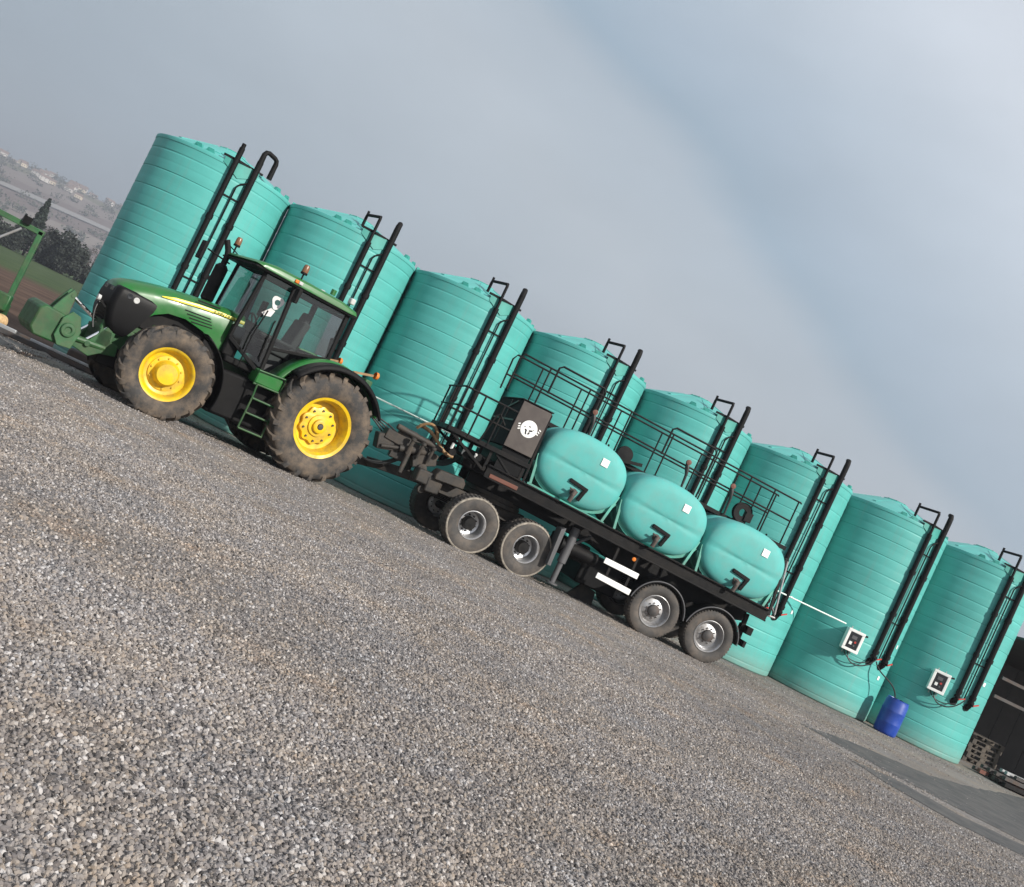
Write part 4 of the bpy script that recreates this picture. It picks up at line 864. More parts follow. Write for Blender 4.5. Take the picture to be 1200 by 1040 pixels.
# steering dolly
b = MB()
for dx in (.61, -.61):
    b.tube([D(dx, -.95, .505), D(dx, .95, .505)], .075, 14)
b.build('dolly_axle', 'black_steel', K)
b = MB()
for s in (1, -1): b.bar(D(1.25, s*.42, .88), D(-1.0, s*.42, .92), .14, .22)
for dx in (1.2, .3, -.3, -.95): b.bar(D(dx, -.42, .90), D(dx, .42, .90), .12, .16)
b.build('dolly_frame', 'dirty_steel', K, bevel=.01)
b = MB(); b.lathe([(.62, 1.02), (.62, 1.10), (.50, 1.10), (.50, 1.02)], 40, c=(DCX, DCY, 0)); b.lathe([(.60, 1.11), (.60, 1.19), (.48, 1.19), (.48, 1.11)], 40, c=(DCX, DCY, 0)); b.build('turntable', 'dirty_steel', K)
for s in (1, -1):
    b = MB()
    for j in range(4): b.bar(D(-.95, s*.62, .62+.03*j), D(.95, s*.62, .62+.03*j), .08, .022)
    b.build('leaf_spring', 'dirty_steel', K)
b = MB(); b.prism([(0, 0), (.62, 0), (.62, .10), (.56, .20), (.06, .20), (0, .12)], -.16, .16); o = b.build('valve_chest', 'dirty_steel', K, bevel=.02, loc=D(.92, .62, 1.02), rot=(0, R_(4), DTH))
b = MB(); b.bx(0, .55, -.14, .14, 0, .26); b.build('battery_box', 'dirty_steel', K, bevel=.03, loc=D(1.30, .55, .80), rot=(0, 0, DTH))
b = MB()                                             # drawbar to the tractor hitch
b.bar(D(1.2, .40, .88), (5.15, .16, .72), .12, .16); b.bar(D(1.2, -.40, .88), (5.15, -.02, .72), .12, .16); b.bar((4.95, .09, .72), (5.55, .05, .60), .13, .14); b.tube([(5.5, .05, .60), (5.75, .03, .58)], [.06, .09], 12)
b.build('drawbar', 'dirty_steel', K, bevel=.012)
b = MB(); b.bar(D(1.75, .28, .75), D(1.75, .28, 1.50), .10, .12); b.bar(D(1.75, -.28, .75), D(1.75, -.28, 1.50), .10, .12); b.bar(D(1.75, -.34, 1.45), D(1.75, .34, 1.45), .14, .12); b.bar(D(1.75, .25, 1.42), D(2.35, .05, .80), .08, .08)
b.bar(D(1.95, .32, 1.10), D(1.52, .32, 1.30), .16, .22); b.build('hitch_mast', 'dirty_steel', K, bevel=.015)
b = MB(); b.tube([D(1.75, .34, 1.36), D(2.28, .34, 1.22)], .075, 14); b.tube([D(2.28, .34, 1.22), D(2.62, .34, 1.12)], .035, 10); b.lathe([(.09, -.06), (.09, .06), (.05, .07), (.001, .07)], 14, 'y', c=D(1.72, .40, 1.05)); b.build('hydraulic_ram', 'dirty_steel', K)
b = MB(); b.tube([D(1.62, .46, .66), D(1.62, .50, .96)], .045, 10); b.tube([D(1.62, .52, .70), D(1.62, .60, .70)], .08, 14); b.box(D(1.95, .30, 1.52), (.30, .12, .12), (0, .2, DTH)); b.box(D(2.25, .20, 1.34), (.26, .18, .24), (0, .3, DTH)); b.build('coupling_block', 'dirty_steel', K, bevel=.015)
b = MB()
for k in range(5):
    y0 = -.25+.1*k; b.tube(bez((3.55, y0+.2, 1.55), (3.9, y0+.35, 1.15-.06*k), (4.5, y0+.2, .95+.1*k), (5.1, y0, 1.30+.06*k), 18), .017, 6)
b.tube(bez((4.6, .45, 1.15), (4.9, .62, .70), (5.4, .5, .62), (5.75, .35, 1.0), 16), .017, 6); b.tube(bez((4.5, .5, 1.25), (4.75, .7, .78), (5.2, .6, .55), (5.65, .3, .95), 16), .014, 6)
for k in range(4): b.tube(bez((5.1, -.05+.1*k, 1.35+.06*k), (5.5, .1*k, 1.6), (5.9, .1*k-.1, 1.75), (6.15, .1*k-.2, 1.45), 12), .017, 6)
tag(b.build('hose_bundle', 'hose_black', K))
b = MB(); b.bar(D(1.50, .22, 1.30), D(2.62, .16, 1.38), .34, .20); b.bar(D(2.2, .18, 1.0), D(2.2, .18, 1.62), .26, .34); b.box(D(2.55, .16, 1.22), (.34, .30, .30), (0, .25, DTH)); b.tube([D(1.5, .38, 1.52), D(2.5, .34, 1.58)], .055, 12); b.tube([D(2.1, .42, .8), D(2.1, .42, 1.35)], .05, 12)
b.prism([(-.30, -.30), (.25, -.34), (.32, .0), (.12, .30), (-.22, .26)], -.05, .05); b.build('hitch_body', 'dirty_steel', K, bevel=.02)
b = MB(); b.bx(0, .30, -.22, .18, -.14, .16); b.build('dolly_front_box', 'dirty_steel', K, bevel=.03, loc=D(1.32, .52, .86), rot=(0, .1, DTH))
b = MB()
for k in range(3): b.tube([D(1.7+.22*k, .44, 1.18), D(1.7+.22*k, .50, 1.50)], .032, 10); b.lathe([(.055, 0), (.055, .05), (.001, .055)], 12, c=D(1.7+.22*k, .49, 1.46))
b.build('hydraulic_coupler', 'dirty_steel', K)
b = MB().tube(bez((3.75, .65, 1.50), (4.05, .75, 1.42), (4.15, .70, 1.80), (4.55, .45, 1.78), 18), .035, 10); b.build('suction_hose', 'hose_tan', K)
b = MB().tube(bez((4.15, .62, 1.68), (4.28, .70, 1.95), (4.45, .62, 1.95), (4.60, .55, 1.70), 12), .03, 8); b.build('suction_hose', 'hose_tan', K)
# front platform with pipework and guard rail
for k in range(8):
    y = -1.05+k*.30; MB().bx(2.42, 4.12, y-.12, y+.12, 1.955, 1.985).build('platform_plank', 'black_steel', K)
b = MB()
for y in (-1.15, 1.15): b.bar((2.42, y, 1.95), (4.15, y, 1.97), .05, .09)
b.bar((4.15, -1.15, 1.97), (4.15, 1.15, 1.97), .05, .09); b.bar((2.45, -1.15, 1.95), (2.45, 1.15, 1.95), .05, .09)
for x, y in ((3.2, 1.1), (3.2, -1.1), (2.5, 1.1), (2.5, -1.1)): b.bar((x, y, zd(x)), (x, y, 1.93), .06, .06)
b.bar((3.2, 1.1, 1.52), (4.05, 1.1, 1.92), .05, .05); b.bar((3.2, -1.1, 1.52), (4.05, -1.1, 1.92), .05, .05); b.bar((2.55, 1.12, 1.55), (3.1, 1.12, 1.9), .035, .035)
b.build('platform_frame', 'black_steel', K, bevel=.005)
b = MB(); b.bx(2.65, 3.55, -.55, .75, 1.42, 1.74); b.build('pump_housing', 'black_steel', K, bevel=.04)
b = MB(); b.bx(2.45, 3.05, .95, 1.16, 1.44, 1.52); b.build('rusty_bracket', 'rust_red', K, bevel=.01)
b = MB()
for k in range(4): b.tube([(3.35+.18*k, .85-.2*k, 1.48), (3.35+.18*k, .85-.2*k, 1.92)], .03, 8)
b.tube([(3.0, .95, 1.72), (4.05, .85, 1.78)], .035, 10); b.tube([(3.1, .7, 1.60), (4.05, .6, 1.62)], .03, 10); b.tube([(3.4, 1.0, 1.55), (3.9, .95, 1.66)], .025, 8)
for k in range(3): b.lathe([(.07, -.02), (.07, .02), (.001, .02)], 12, 'y', c=(3.35+.25*k, 1.02, 1.70-.06*k))
b.build('manifold_pipe', 'black_steel', K)
b = MB()
for k in range(3): b.tube([(3.42+.24*k, .99, 1.63), (3.42+.24*k, 1.03, 1.74)], .028, 8)
b.build('manifold_tap', 'white_paint', K)
def rail(pts, r=.019): return MB().tube(pts, r, 8)
for z in (2.42, 2.80): rail([(2.95, 1.17, z-.02), (4.10, 1.17, z), (4.17, 1.10, z), (4.17, -1.05, z)]).build('guard_rail', 'black_steel', K)
for x, y in ((4.13, 1.15), (3.75, 1.17), (3.35, 1.17), (4.17, 0), (4.15, -1.05)): MB().tube([(x, y, 1.95), (x, y, 2.80)], .019, 8).build('rail_post', 'black_steel', K)
MB().tube([(3.52, 1.19, 1.98), (3.42, 1.19, 2.55), (3.36, 1.19, 2.60), (3.20, 1.19, 2.45)], .016, 8).build('grab_handle', 'black_steel', K)
# equipment box with round badge
CB = MB().bx(2.46, 3.08, -1.0, 1.17, 2.10, 3.05).build('equipment_box', 'box_front', K, bevel=.015)
MB().bx(2.475, 3.065, 1.172, 1.190, 2.115, 3.035).build('side_panel', 'box_panel', CB, bevel=.006)
MB().bx(2.47, 3.05, -.95, 1.12, 1.66, 2.095).build('battery_bay', 'grille_black', CB, bevel=.01)
MB().bx(2.44, 3.10, -1.02, 1.20, 3.052, 3.075).build('box_lid', 'black_steel', CB, bevel=.006)
b = MB(); b.bar((3.085, 1.1, 2.62), (3.085, -.95, 2.62), .02, .03); b.bar((3.085, .25, 2.12), (3.085, .25, 3.03), .02, .03); b.bar((3.10, .9, 3.0), (3.10, .1, 2.85), .02, .03); b.build('box_trim', 'box_panel', CB)
bd = MB().lathe([(.165, 1.190), (.165, 1.197), (.155, 1.199), (.001, 1.199)], 40, 'y', c=(2.755, 0, 2.585)).build('badge', 'white_paint', CB)
b = MB()
for a, r0, l_, w_ in ((200, .05, .07, .05), (250, .08, .05, .045), (290, .09, .06, .04), (320, .06, .05, .05), (10, .09, .03, .02), (170, .1, .03, .02), (90, .05, .02, .06)):
    b.box((2.755+r0*math.cos(R_(a)), 1.201, 2.585+r0*math.sin(R_(a))), (l_, .003, w_*.6), (0, R_(a), 0))
b.build('badge_mark', 'box_front', bd)
b = MB()
for s in (-1, 1):
    for k in range(3): b.box((2.755+s*(.185+.012*k), 1.193, 2.585+s*-.02+(k-1)*.045+.0), (.045, .003, .022), (0, s*.5, 0))
b.build('badge_leaf', 'white_paint', bd)
# oval tanks, lying across the frame
def oval_mesh():
    a, c = .935, .685; b = MB(); n = 64
    def ring(y, s_, k=0):
        o = []
        for i in range(n):
            t = 2*PI*i/n; ct, st_ = math.cos(t), math.sin(t); p = 2.5
            rr = (abs(ct)**p+abs(st_)**p)**(-1/p); o.append((a*s_*rr*ct, y, c*s_*rr*st_))
        return o
    prof = [(-1.10, .02), (-1.09, .5), (-1.03, .85), (-.92, .96), (-.75, 1.0), (-.42, 1.0), (-.40, .985), (-.34, .985), (-.32, 1.0), (0, 1.0), (.32, 1.0), (.34, .985), (.40, .985), (.42, 1.0), (.80, 1.0), (.95, .99), (1.04, .965), (1.085, .92), (1.125, .83), (1.148, .68), (1.16, .50), (1.167, .30), (1.17, .12), (1.17, .02)]
    rings = [ring(y, s_) for y, s_ in prof]
    # moulded horizontal crease on the camera-side end
    out_ = []
    for rg, (y, s_) in zip(rings, prof):
        if y > 1.03: rg = [(x, yy-.022*math.exp(-((z+.02)/.035)**2), z) for x, yy, z in rg]
        out_.append(rg)
    b.loft(out_); return b.mesh('oval_tank', 'oval_teal', 60)
OV = oval_mesh()
def end_y(x, z):
    s_ = min(.97, (abs(x/.935)**2.5+abs(z/.685)**2.5)**(1/2.5)); tab = [(0, 1.172), (.30, 1.167), (.50, 1.16), (.68, 1.148), (.83, 1.125), (.92, 1.085), (.965, 1.04), (1, .95)]
    for (s0, y0), (s1, y1) in zip(tab, tab[1:]):
        if s_ <= s1: return y0+(y1-y0)*(s_-s0)/(s1-s0)
for k, (cx, cz) in enumerate(((1.42, 2.325), (-.48, 2.225), (-2.39, 2.12))):
    tilt = R_(-2.6)
    ov = link('oval_tank', OV, K, loc=(cx, 0, cz), rot=(0, tilt, 0))
    ov['label'] = ['oval turquoise tank next to the black equipment box', 'middle oval turquoise tank of the trailer', 'oval turquoise tank at the rear of the trailer'][k]
    m_ = MB()
    for off, flip in ((.016, 0), (.002, 1)): m_.strip([[(-.375+.15*u_/6, end_y(-.375+.15*u_/6, .265+.15*v_/6)+off, .265+.15*v_/6) for v_ in range(7)] for u_ in range(7)])
    m_.build('white_label', 'white_paint', ov, smooth=0)
    b = MB(); b.bar((.17, end_y(.17, -.26)+.02, -.26), (-.24, end_y(-.24, -.30)+.02, -.30), .05, .075); b.bar((-.20, end_y(-.2, -.3)+.02, -.30), (-.15, end_y(-.15, -.56)+.03, -.55), .05, .075)
    b.build('outlet_recess', 'black_plastic', ov, bevel=.01)
    b = MB(); b.tube([(0, end_y(0, -.45)-.02, -.45), (0, end_y(0, -.45)+.13, -.45), (.02, end_y(0, -.45)+.16, -.50), (.03, end_y(0, -.45)+.14, -.64)], .045, 12); b.tube([(-.06, end_y(0, -.4)+.10, -.42), (.12, end_y(0, -.4)+.10, -.40)], .016, 8)
    b.tube([(.0, end_y(0, -.45)+.02, -.45), (.0, end_y(0, -.45)+.05, -.45)], .075, 14); b.build('outlet_valve', 'old_steel', ov)
    b = MB(); b.lathe([(.22, .62), (.22, .70), (.20, .72), (.001, .735)], 28); b.build('filler_lid', 'black_plastic', ov, loc=(.05, .1, -.02))
    MB().tube([(-.30, .80, .56), (-.30, .80, .72)], .02, 8).build('vent_stub', 'black_plastic', ov)
    # cradle under each tank
    rows = []
    cr_ = MB()
    for y in (-.75, .55, .98):
        pts = []
        for i in range(17):
            t = R_(200)+R_(140)*i/16; ct, st_ = math.cos(t), math.sin(t); rr = (abs(ct)**2.5+abs(st_)**2.5)**(-1/2.5)
            pts.append((.945*rr*ct, y, .698*rr*st_))
        for p, q in zip(pts, pts[1:]): cr_.bar(p, q, .06, .022, up=(0, 1, 0))
    cr_.build('cradle', 'cradle_teal', ov)
    b = MB()
    for s in (1, -1):
        b.bar((s*.905, 1.0, -.10), (s*.80, 1.06, -.70), .04, .05); b.bar((s*.93, -.8, -.05), (s*.80, -.8, -.72), .04, .05)
    b.bar((-.86, 1.06, -.70), (.86, 1.06, -.70), .05, .05); b.build('cradle_leg', 'cradle_teal', ov)
MB().bar((2.45, 1.10, 3.02), (2.40, 1.10, zd(2.4)+.1), .04, .04).build('tank_brace', 'black_steel', K)
MB().bar((-3.25, .98, 2.55), (-3.36, 1.08, zd(-3.3)+.05), .05, .05).build('tank_brace', 'black_steel', K)
# walkway on top with railings both sides
for k in range(11):
    x0 = 2.42-k*.54; x1 = x0-.50
    b = MB(); b.bx(x1, x0, -.62, .02, 2.86, 2.885); b.build('walkway_plank', 'black_steel', K, rot=(0, 0, 0), loc=(0, 0, .030*(x0-.0)*.9))
def zr(x, base): return base+.026*x
b = MB()
for y in (.05, -.65): b.bar((2.5, y, zr(2.5, 2.86)), (-3.62, y, zr(-3.6, 2.86)), .045, .085)
b.build('walkway_beam', 'black_steel', K, bevel=.004)
for y, x_end in ((.05, -3.50), (-.65, -3.30)):
    for h_ in (3.87, 3.42):
        if h_ > 3.5: rail([(3.26, y, zr(3.2, 3.10)), (3.28, y, zr(3.3, h_-.12)), (3.22, y, zr(3.2, h_)), (1.0, y, zr(1.0, h_)), (x_end, y, zr(x_end, h_)), (x_end-.02, y, zr(x_end, h_)-.02)]).build('hand_rail', 'black_steel', K)
        else: rail([(3.27, y, zr(3.2, h_)), (x_end+.05, y, zr(x_end, h_))]).build('hand_rail', 'black_steel', K)
    for x in (2.62, 1.70, .72, -.30, -1.30, -2.25, -2.85, x_end+.05):
        MB().tube([(x, y, zr(x, 2.88)), (x, y, zr(x, 3.87))], .018, 8).build('rail_post', 'black_steel', K)
for x in (2.15, -.55): rail([(x+.32, .05, zr(x, 3.4)), (x+.32, .05, zr(x, 3.96)), (x+.25, .05, zr(x, 4.02)), (x-.70, .05, zr(x, 4.0)), (x-.76, .05, zr(x, 3.92)), (x-.76, .05, zr(x, 3.0))], .022).build('gate_loop', 'black_steel', K)
for x in (1.35, -2.0, -.9):                          # filler valves on the walkway
    b = MB(); b.tube([(x, .12, zr(x, 2.9)), (x+.02, .12, zr(x, 3.25)), (x+.06, .12, zr(x, 3.38)), (x+.10, .12, zr(x, 3.48))], [.022, .03, .05, .035], 10); vv = b.build('filling_gun', 'hose_black', K)
    MB().lathe([(.05, -.03), (.055, .03), (.001, .04)], 12, 'y', c=(x+.09, .14, zr(x, 3.50))).build('gun_head', 'rust_red', vv)
b = MB(); b.lathe([(.21, -.06), (.21, -.04), (.08, -.035), (.08, .035), (.21, .04), (.21, .06)], 28, 'y', c=(-2.35, .12, zr(-2.3, 3.10))); b.box((-2.50, .12, 3.0), (.16, .14, .2)); b.build('hose_reel', 'black_steel', K)
b = MB(); b.lathe([(.17, -.05), (.18, 0), (.17, .05), (.001, .06)], 20, 'y', c=(.50, .12, zr(.5, 3.02))); b.box((.28, .12, 2.95), (.42, .10, .07), (0, .2, 0)); b.build('hose_reel', 'black_steel', K)
# white reflective side guards, landing leg, bits under the frame
for z0, z1, x0, x1 in ((.965, .945, .30, -.46), (.64, .60, .32, -.45)):
    MB().bar((x0, 1.20, z0), (x1, 1.20, z1), .03, .115).build('side_guard_board', 'white_paint', K, bevel=.008)
for x in (.12, -.32): MB().bar((x, 1.16, .58), (x, 1.13, zd(x)-.05), .035, .05).build('side_guard_post', 'black_steel', K)
b = MB(); b.tube([(.95, .80, .55), (.95, .80, 1.28)], .09, 14); b.tube([(.95, .80, .12), (.95, .80, .58)], .06, 12); b.lathe([(.13, .10), (.13, .13), (.001, .14)], 16, c=(.95, .80, 0)); b.bar((.95, .8, .9), (.55, .6, 1.25), .05); b.build('landing_leg', 'grey_plastic', K)
b = MB(); b.bx(.45, 1.25, .35, .62, .68, 1.05); b.build('air_tank_bracket', 'black_steel', K, bevel=.03)
b = MB(); b.tube([(1.1, .72, .88), (.3, .72, .86)], .13, 18); b.build('air_tank', 'black_steel', K)
b = MB(); b.prism([(1.30, .42), (1.34, 1.15), (1.25, 1.20), (1.22, .42)], .80, 1.18); b.build('mud_flap', 'grey_plastic', K, bevel=.008)
b = MB(); b.bx(-.48, .42, -.9, .40, .30, .92); b.build('under_box', 'grille_black', K, bevel=.04)
MB().lathe([(.04, 1.15), (.04, 1.175), (.001, 1.18)], 14, 'y', c=(-.25, 0, 1.22)).build('side_marker', 'amber', K)
# rear end
b = MB(); b.bar((-3.30, -1.1, zd(-3.3)+.03), (-3.30, 1.1, zd(-3.3)+.03), .08, .2); b.bar((-3.05, .85, 1.2), (-3.10, .85, .55), .07, .09); b.bar((-3.05, -.85, 1.2), (-3.10, -.85, .55), .07, .09); b.build('rear_frame', 'black_steel', K, bevel=.008)
b = MB(); b.bar((-3.12, -1.15, .62), (-3.12, 1.15, .62), .07, .13); b.build('rear_bumper', 'black_steel', K, bevel=.01)
for y in (.85, -.85): MB().bx(-3.22, -3.08, y-.22, y+.22, .82, .98).build('tail_lamp', 'black_plastic', K, bevel=.015)
b = MB(); b.tube([(-3.05, 1.08, zd(-3)+.02), (-3.55, 1.0, zd(-3.4)+.06), (-3.42, .95, zd(-3.4)+.25)], .025, 8); b.tube([(-3.30, .98, 2.5), (-3.52, 1.0, 1.42)], .022, 8); b.build('rear_stay', 'galv', K)

# ------------------------------------------------------------------ shed and stacks at the right end
S = empty('open_shed', (24.5, 26.6, -.12))
tag(S, 'dark open-fronted shed beyond the rightmost tank', 'shed')
for k in range(16): MB().bx(-2.75+k*.75, -2.03+k*.75, 3.40, 3.45, 0, 3.3).build('wall_board', 'shed_clad', S)
for k in range(8): MB().bx(-2.82, -2.77, -1.6+k*.62, -1.01+k*.62, 0, 3.3).build('wall_board', 'shed_clad', S) if k > 3 else None
for x in (-2.6, 1.4, 5.4, 9.2):
    if x > 0: MB().bx(x-.09, x+.09, -2.2, -2.02, 0, 3.62).build('post', 'old_steel', S, bevel=.01)
    MB().bx(x-.09, x+.09, 3.2, 3.38, 0, 3.3).build('post', 'old_steel', S, bevel=.01)
for z in (2.08, 2.62): MB().bar((-2.7, -1.9, z), (9.3, -1.9, z), .05, .09).build('rack_beam', 'old_steel', S, bevel=.006)
rf = MB(); rf.add([(-3.0, -2.9, 3.80), (9.6, -2.9, 3.80), (9.6, 3.7, 3.30), (-3.0, 3.7, 3.30), (-3.0, -2.9, 3.87), (9.6, -2.9, 3.87), (9.6, 3.7, 3.37), (-3.0, 3.7, 3.37)], [(0,1,2,3), (7,6,5,4), (0,4,5,1), (1,5,6,2), (2,6,7,3), (3,7,4,0)])
rf.build('roof', 'shed_clad', S)
def pallet(x, y, z, rz, label):
    p = empty('pallet', (x, y, z), rz); tag(p, label, 'pallet', 'pallets stacked by the shed')
    for k in range(6): MB().bx(-.6, .6, -.50+k*.175, -.40+k*.175+.02, .12, .142).build('slat', 'timber', p)
    for k in range(3): MB().bx(-.6, .6, -.5+k*.45, -.40+k*.45, 0, .022).build('runner', 'timber', p)
    for k in range(3):
        for j in range(3): MB().bx(-.6+k*.525, -.45+k*.525, -.5+j*.45, -.40+j*.45, .024, .118).build('block', 'timber', p)
for k in range(6):
    pallet(23.9+random.uniform(-.04, .04), 27.0, -.12+k*.145, R_(random.uniform(-4, 4)), 'weathered wooden pallet inside the dark shed, ' + ['bottom of its stack', 'second from the bottom of its stack', 'third from the bottom of its stack', 'third from the top of its stack', 'second from the top of its stack', 'topmost of its stack'][k])
def steel_bar(x0, y0, x1, y1, z, w, m_='old_steel'):
    o = MB().bar((x0, y0, z), (x1, y1, z), w, w*.8).build('steel_section', m_, bevel=.006)
    tag(o, 'long steel section in the heap at the foot of the rightmost tank', 'steel section', 'steel sections heaped by the shed')
for k in range(7):
    yy = 23.15+.16*k+random.uniform(-.03, .03); steel_bar(21.75+random.uniform(-.15, .2), yy, 25.6+random.uniform(-.4, .4), yy+random.uniform(-.25, .25), -.03+.0*k, .13, random.choice(['old_steel', 'black_steel', 'old_steel', 'rust_red']))
for k in range(5):
    yy = 23.35+.18*k+random.uniform(-.03, .03); steel_bar(21.9+random.uniform(-.1, .4), yy, 25.2+random.uniform(-.4, .4), yy+random.uniform(-.25, .25), .105, .12, random.choice(['old_steel', 'black_steel', 'old_steel']))
for k in range(3):
    yy = 23.55+.18*k; steel_bar(22.1+random.uniform(-.1, .4), yy, 25.0+random.uniform(-.4, .4), yy+random.uniform(-.2, .2), .225, .11, random.choice(['old_steel', 'galv']))

# ------------------------------------------------------------------ left side: old implement, timber and steel on the ground
I = empty('implement_frame', (-5.35, 23.0, gz(-5.4, 22.5)-.03))
tag(I, 'faded green steel implement frame at the left edge beyond the tractor nose', 'implement')
b = MB(); b.bar((.74, 0, .50), (.74, 0, 2.16), .10, .10); b.build('upright', 'green_old', I, bevel=.01)
MB().bar((-1.3, 0, .50), (-1.3, 0, 2.16), .10, .10).build('upright', 'green_old', I, bevel=.01)
MB().bar((-1.42, 0, 2.19), (.80, 0, 2.13), .10, .11).build('top_beam', 'green_old', I, bevel=.01)
b = MB(); b.bx(-1.8, .80, -.22, .22, .34, .58); b.build('main_beam', 'green_cast', I, bevel=.02)
for x in (-1.5, -.4, .6):
    MB().prism([(x-.06, .34), (x+.10, .34), (x+.16, .12), (x+.05, .0), (x-.02, .0), (x+.04, .12)], -.05, .05).build('tine', 'old_steel', I)
MB().tube([(-.20, -.10, 1.32), (.40, -.08, 2.05)], .026, 10).build('ram', 'galv', I)
b = MB(); b.box((.43, -.05, 2.24), (.14, .12, .16)); b.build('ram_bracket', 'black_steel', I)
b = MB(); b.bx(.45, .86, -.42, -.18, .44, .78); b.build('tool_carrier', 'green_cast', I, bevel=.03)
o = MB().lathe([(.001, -.55), (.10, -.55), (.125, -.5), (.13, .5), (.12, .55), (.001, .55)], 18, 'x').build('timber_log', ['timber_end'], loc=(-4.75, 22.35, .10), rot=(0, 0, R_(62)))
tag(o, 'short pale orange timber log lying at the left edge of the gravel', 'log')
k_ = empty('steel_skid', (-3.35, 22.25, -.06), R_(-4)); tag(k_, 'low dark steel skid with pale rails lying under the tractor ballast', 'skid')
for y in (-.40, .40): MB().bar((-.95, y, .05), (1.1, y, .05), .10, .10).build('runner', 'old_steel', k_, bevel=.015)
for x in (-.85, -.2, .45, 1.0): MB().bx(x-.05, x+.05, -.38, .38, .02, .09).build('cross_piece', 'old_steel', k_)
MB().bar((-.35, -.42, .13), (.95, -.42, .13), .05, .05).build('rail', 'galv', k_, bevel=.008)
MB().bar((-1.2, -.30, .13), (-.65, -.34, .13), .07, .07).build('rail', 'galv', k_, bevel=.01)
b = MB(); b.bx(.3, .85, -.25, .3, .10, .30); b.build('cover', 'old_steel', k_, bevel=.04)

# ------------------------------------------------------------------ trees, far houses
def leafy(n, place, size, squash=1.0, seed=0):
    """many small leaf faces placed in clumps"""
    rnd = random.Random(seed); vs = []; fs = []
    for i in range(n):
        p = place(rnd); s_ = size*rnd.uniform(.6, 1.3)
        a = Vector((rnd.gauss(0, 1), rnd.gauss(0, 1), rnd.gauss(0, 1))).normalized(); c = a.orthogonal().normalized(); d = a.cross(c)
        k = len(vs); vs += [p+c*s_, p+d*s_*.8, p-c*s_, p-d*s_*.8]; fs.append((k, k+1, k+2, k+3))
    m = MB(); m.add(vs, fs); return m
def clumped(rx, rz, zc, nclump, cr, seed):
    rnd = random.Random(seed); cl = []
    for i in range(nclump):
        while True:
            v = Vector((rnd.uniform(-1, 1), rnd.uniform(-1, 1), rnd.uniform(-1, 1)))
            if .25 < v.length < 1: break
        cl.append((Vector((v.x*rx, v.y*rx, zc+v.z*rz)), cr*rnd.uniform(.6, 1.25)))
    def place(r):
        c, q = r.choice(cl); v = Vector((r.gauss(0, 1), r.gauss(0, 1), r.gauss(0, 1))).normalized(); return c+v*q*r.uniform(.35, 1)
    return place
def trunk_mesh(h, r, seed, limbs=6, spread=.45):
    rnd = random.Random(seed); m = MB(); pts = [Vector((rnd.uniform(-.05, .05)*k, rnd.uniform(-.05, .05)*k, h*k/5)) for k in range(6)]
    m.tube(pts, [r*(1-.15*k) for k in range(6)], 8)
    for i in range(limbs):
        z = h*rnd.uniform(.35, .95); a = rnd.uniform(0, 2*PI); l_ = h*spread*rnd.uniform(.6, 1.1); base = Vector((0, 0, z))
        tip = base+Vector((math.cos(a)*l_, math.sin(a)*l_, l_*rnd.uniform(.4, .9))); m.tube([base, base.lerp(tip, .5)+Vector((0, 0, -.05*l_)), tip], [r*.4, r*.25, r*.07], 5)
    return m.mesh('trunk', 'bark', 60)
TREEM = {}
def tree_meshes(kind, seed):
    key = (kind, seed)
    if key in TREEM: return TREEM[key]
    if kind == 'conifer':
        def place(r):
            t = r.random()**.75; z = 1.0+10.2*t; R0 = (1-t)*2.9+.12; a = r.uniform(0, 2*PI); layer = .55+.45*abs(math.sin(z*2.6+seed)); q = R0*layer*math.sqrt(r.random()); return Vector((q*math.cos(a), q*math.sin(a), z-.22*q))
        c = leafy(2600, place, .26, seed=seed).mesh('crown', 'conifer_leaf', 0, False); t = trunk_mesh(10.5, .22, seed, 0)
    elif kind == 'bare':
        c = leafy(1500, clumped(3.0, 3.0, 6.0, 26, 1.0, seed), .12, seed=seed).mesh('crown', 'bare_twig', 0, False); t = trunk_mesh(6.5, .22, seed, 12, .5)
    else:
        c = leafy(2600, clumped(2.8, 2.9, 3.0, 30, 1.2, seed), .26, seed=seed).mesh('crown', 'hedge_leaf', 0, False); t = trunk_mesh(4.5, .2, seed, 7)
    TREEM[key] = (t, c); return t, c
def tree(kind, x, y, sc, label, group=None, seed=1):
    t, c = tree_meshes(kind, seed); nm = {'conifer': 'conifer_tree', 'bare': 'bare_tree', 'hedge': 'hedge_tree'}[kind]
    e = empty(nm, (x, y, terrain(x, y)-.15), random.uniform(0, 6)); e.scale = (sc, sc, sc*random.uniform(.92, 1.08))
    tag(e, label, 'tree', group); link('trunk', t, e); link('crown', c, e)
tree('conifer', -41.2, 200, .98, 'tall pointed dark conifer standing above the far hedge on the left', None, 3)
tree('conifer', -44.3, 204, .66, 'smaller dark conifer just left of the tall pointed one', None, 5)
hx_ = [(-33.2, 1.05), (-35.6, 1.22), (-38.0, .95), (-30.6, .88), (-28.2, .80), (-25.8, .95), (-43.6, .72), (-46.8, .80), (-50.0, .74), (-53.5, .86), (-57, .8), (-60.5, .9)]
for k, (x, sc) in enumerate(hx_):
    tree('hedge', x, 196+random.uniform(-3, 3), sc, 'dark rounded tree in the hedge line across the far field', 'trees of the far hedge', 11+k % 4)
for k in range(9):
    tree('bare', -75+k*4.6+random.uniform(-1.5, 1.5), 330+random.uniform(-25, 25), random.uniform(.8, 1.25), 'leafless greyish tree in the haze beyond the hedge', 'bare trees beyond the hedge', 31+k % 3)
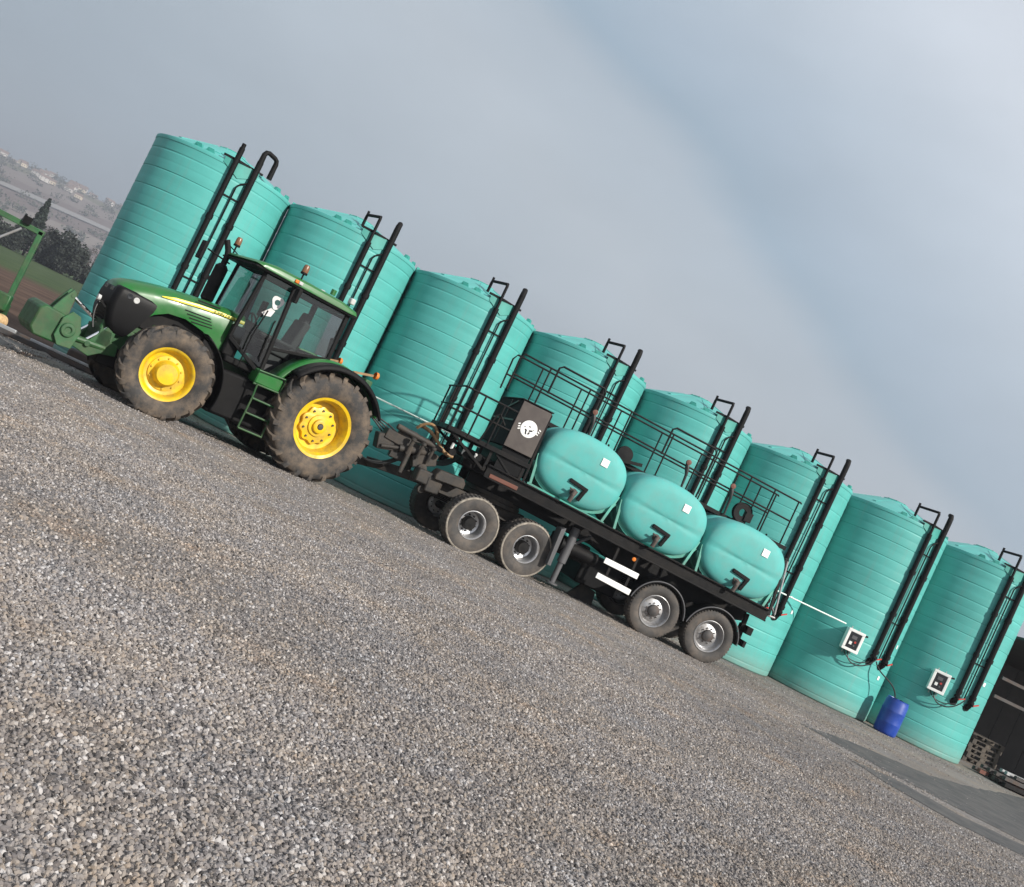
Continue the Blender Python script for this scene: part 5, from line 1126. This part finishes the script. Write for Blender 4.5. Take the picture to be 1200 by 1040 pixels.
def house_mesh(w, d, h, wallm, seed):
    m = MB(); m.cur = 0; m.bx(-w/2, w/2, -d/2, d/2, 0, h); m.cur = 1
    m.prism([(-d/2-.4, h), (d/2+.4, h), (0, h+d*.42)], -w/2-.4, w/2+.4, 'yz'); m.cur = 2
    for k in range(3):
        for z in (1.2, 3.6):
            if z+1.3 < h: m.bx(-w/2+1+k*(w-2.6)/2, -w/2+2.1+k*(w-2.6)/2, -d/2-.04, -d/2-.01, z, z+1.3)
    return m.mesh('house', [wallm, 'house_roof', 'window_dark'], 0)
HM = [house_mesh(9, 7, 4.2, 'house_wall', 1), house_mesh(8, 6, 4.0, 'house_wall_cream', 2), house_mesh(12, 7, 5.2, 'house_wall', 3)]
rnd = random.Random(5)
for k in range(46):
    y = rnd.uniform(1380, 1760); x = -.255*y+rnd.uniform(0, .125)*y
    o = link('hill_house', HM[rnd.randrange(3)], loc=(x, y, terrain(x, y)-.4), rot=(0, 0, rnd.uniform(-.6, .6)))
    tag(o, 'tiny pale house with a dull roof on the hazy hillside at the left', 'house', 'houses scattered on the far hillside')
# far woodland along the ridge reads as one mass
vs = MB(); rnd = random.Random(9)
for k in range(170):
    y = rnd.uniform(900, 1800); x = -.29*y+rnd.uniform(0, .19)*y; z = terrain(x, y); r = rnd.uniform(3, 6.5)
    m = leafy(46, lambda q: Vector((x+q.gauss(0, r*.6), y+q.gauss(0, r*.5), z+abs(q.gauss(0, 1))*r*.62)), 1.25, seed=k); vs.add(m.v, m.f)
tag(link('hillside_woodland', vs.mesh('hillside_woodland', 'far_leaf', 0, False)), 'grey-green scrub and copses on the far hillside', 'woodland', kind='stuff')
rows = [[(x, y_, terrain(x, y_)+1.2) for y_ in (1120+.35*(x+300), 1138+.35*(x+300), 1156+.35*(x+300))] for x in range(-700, 300, 25)]
tag(MB().strip(rows).build('hillside_road', 'road_grey'), kind='structure')

# ------------------------------------------------------------------ haze
hz = MB().bx(-2700, 2700, -140, 2700, -3, 135).mesh('haze', 'black_steel', 0)
hm = bpy.data.materials.new('haze_air'); hm.use_nodes = True; t = hm.node_tree; t.nodes.clear(); o_ = t.nodes.new('ShaderNodeOutputMaterial'); pv = t.nodes.new('ShaderNodeVolumePrincipled')
pv.inputs['Color'].default_value = (.66, .69, .77, 1); pv.inputs['Density'].default_value = .0006; pv.inputs['Anisotropy'].default_value = .25; t.links.new(pv.outputs[0], o_.inputs['Volume'])
hz.materials.clear(); hz.materials.append(hm)
tag(link('haze', hz), 'thin pale haze filling the air', 'haze', kind='stuff')
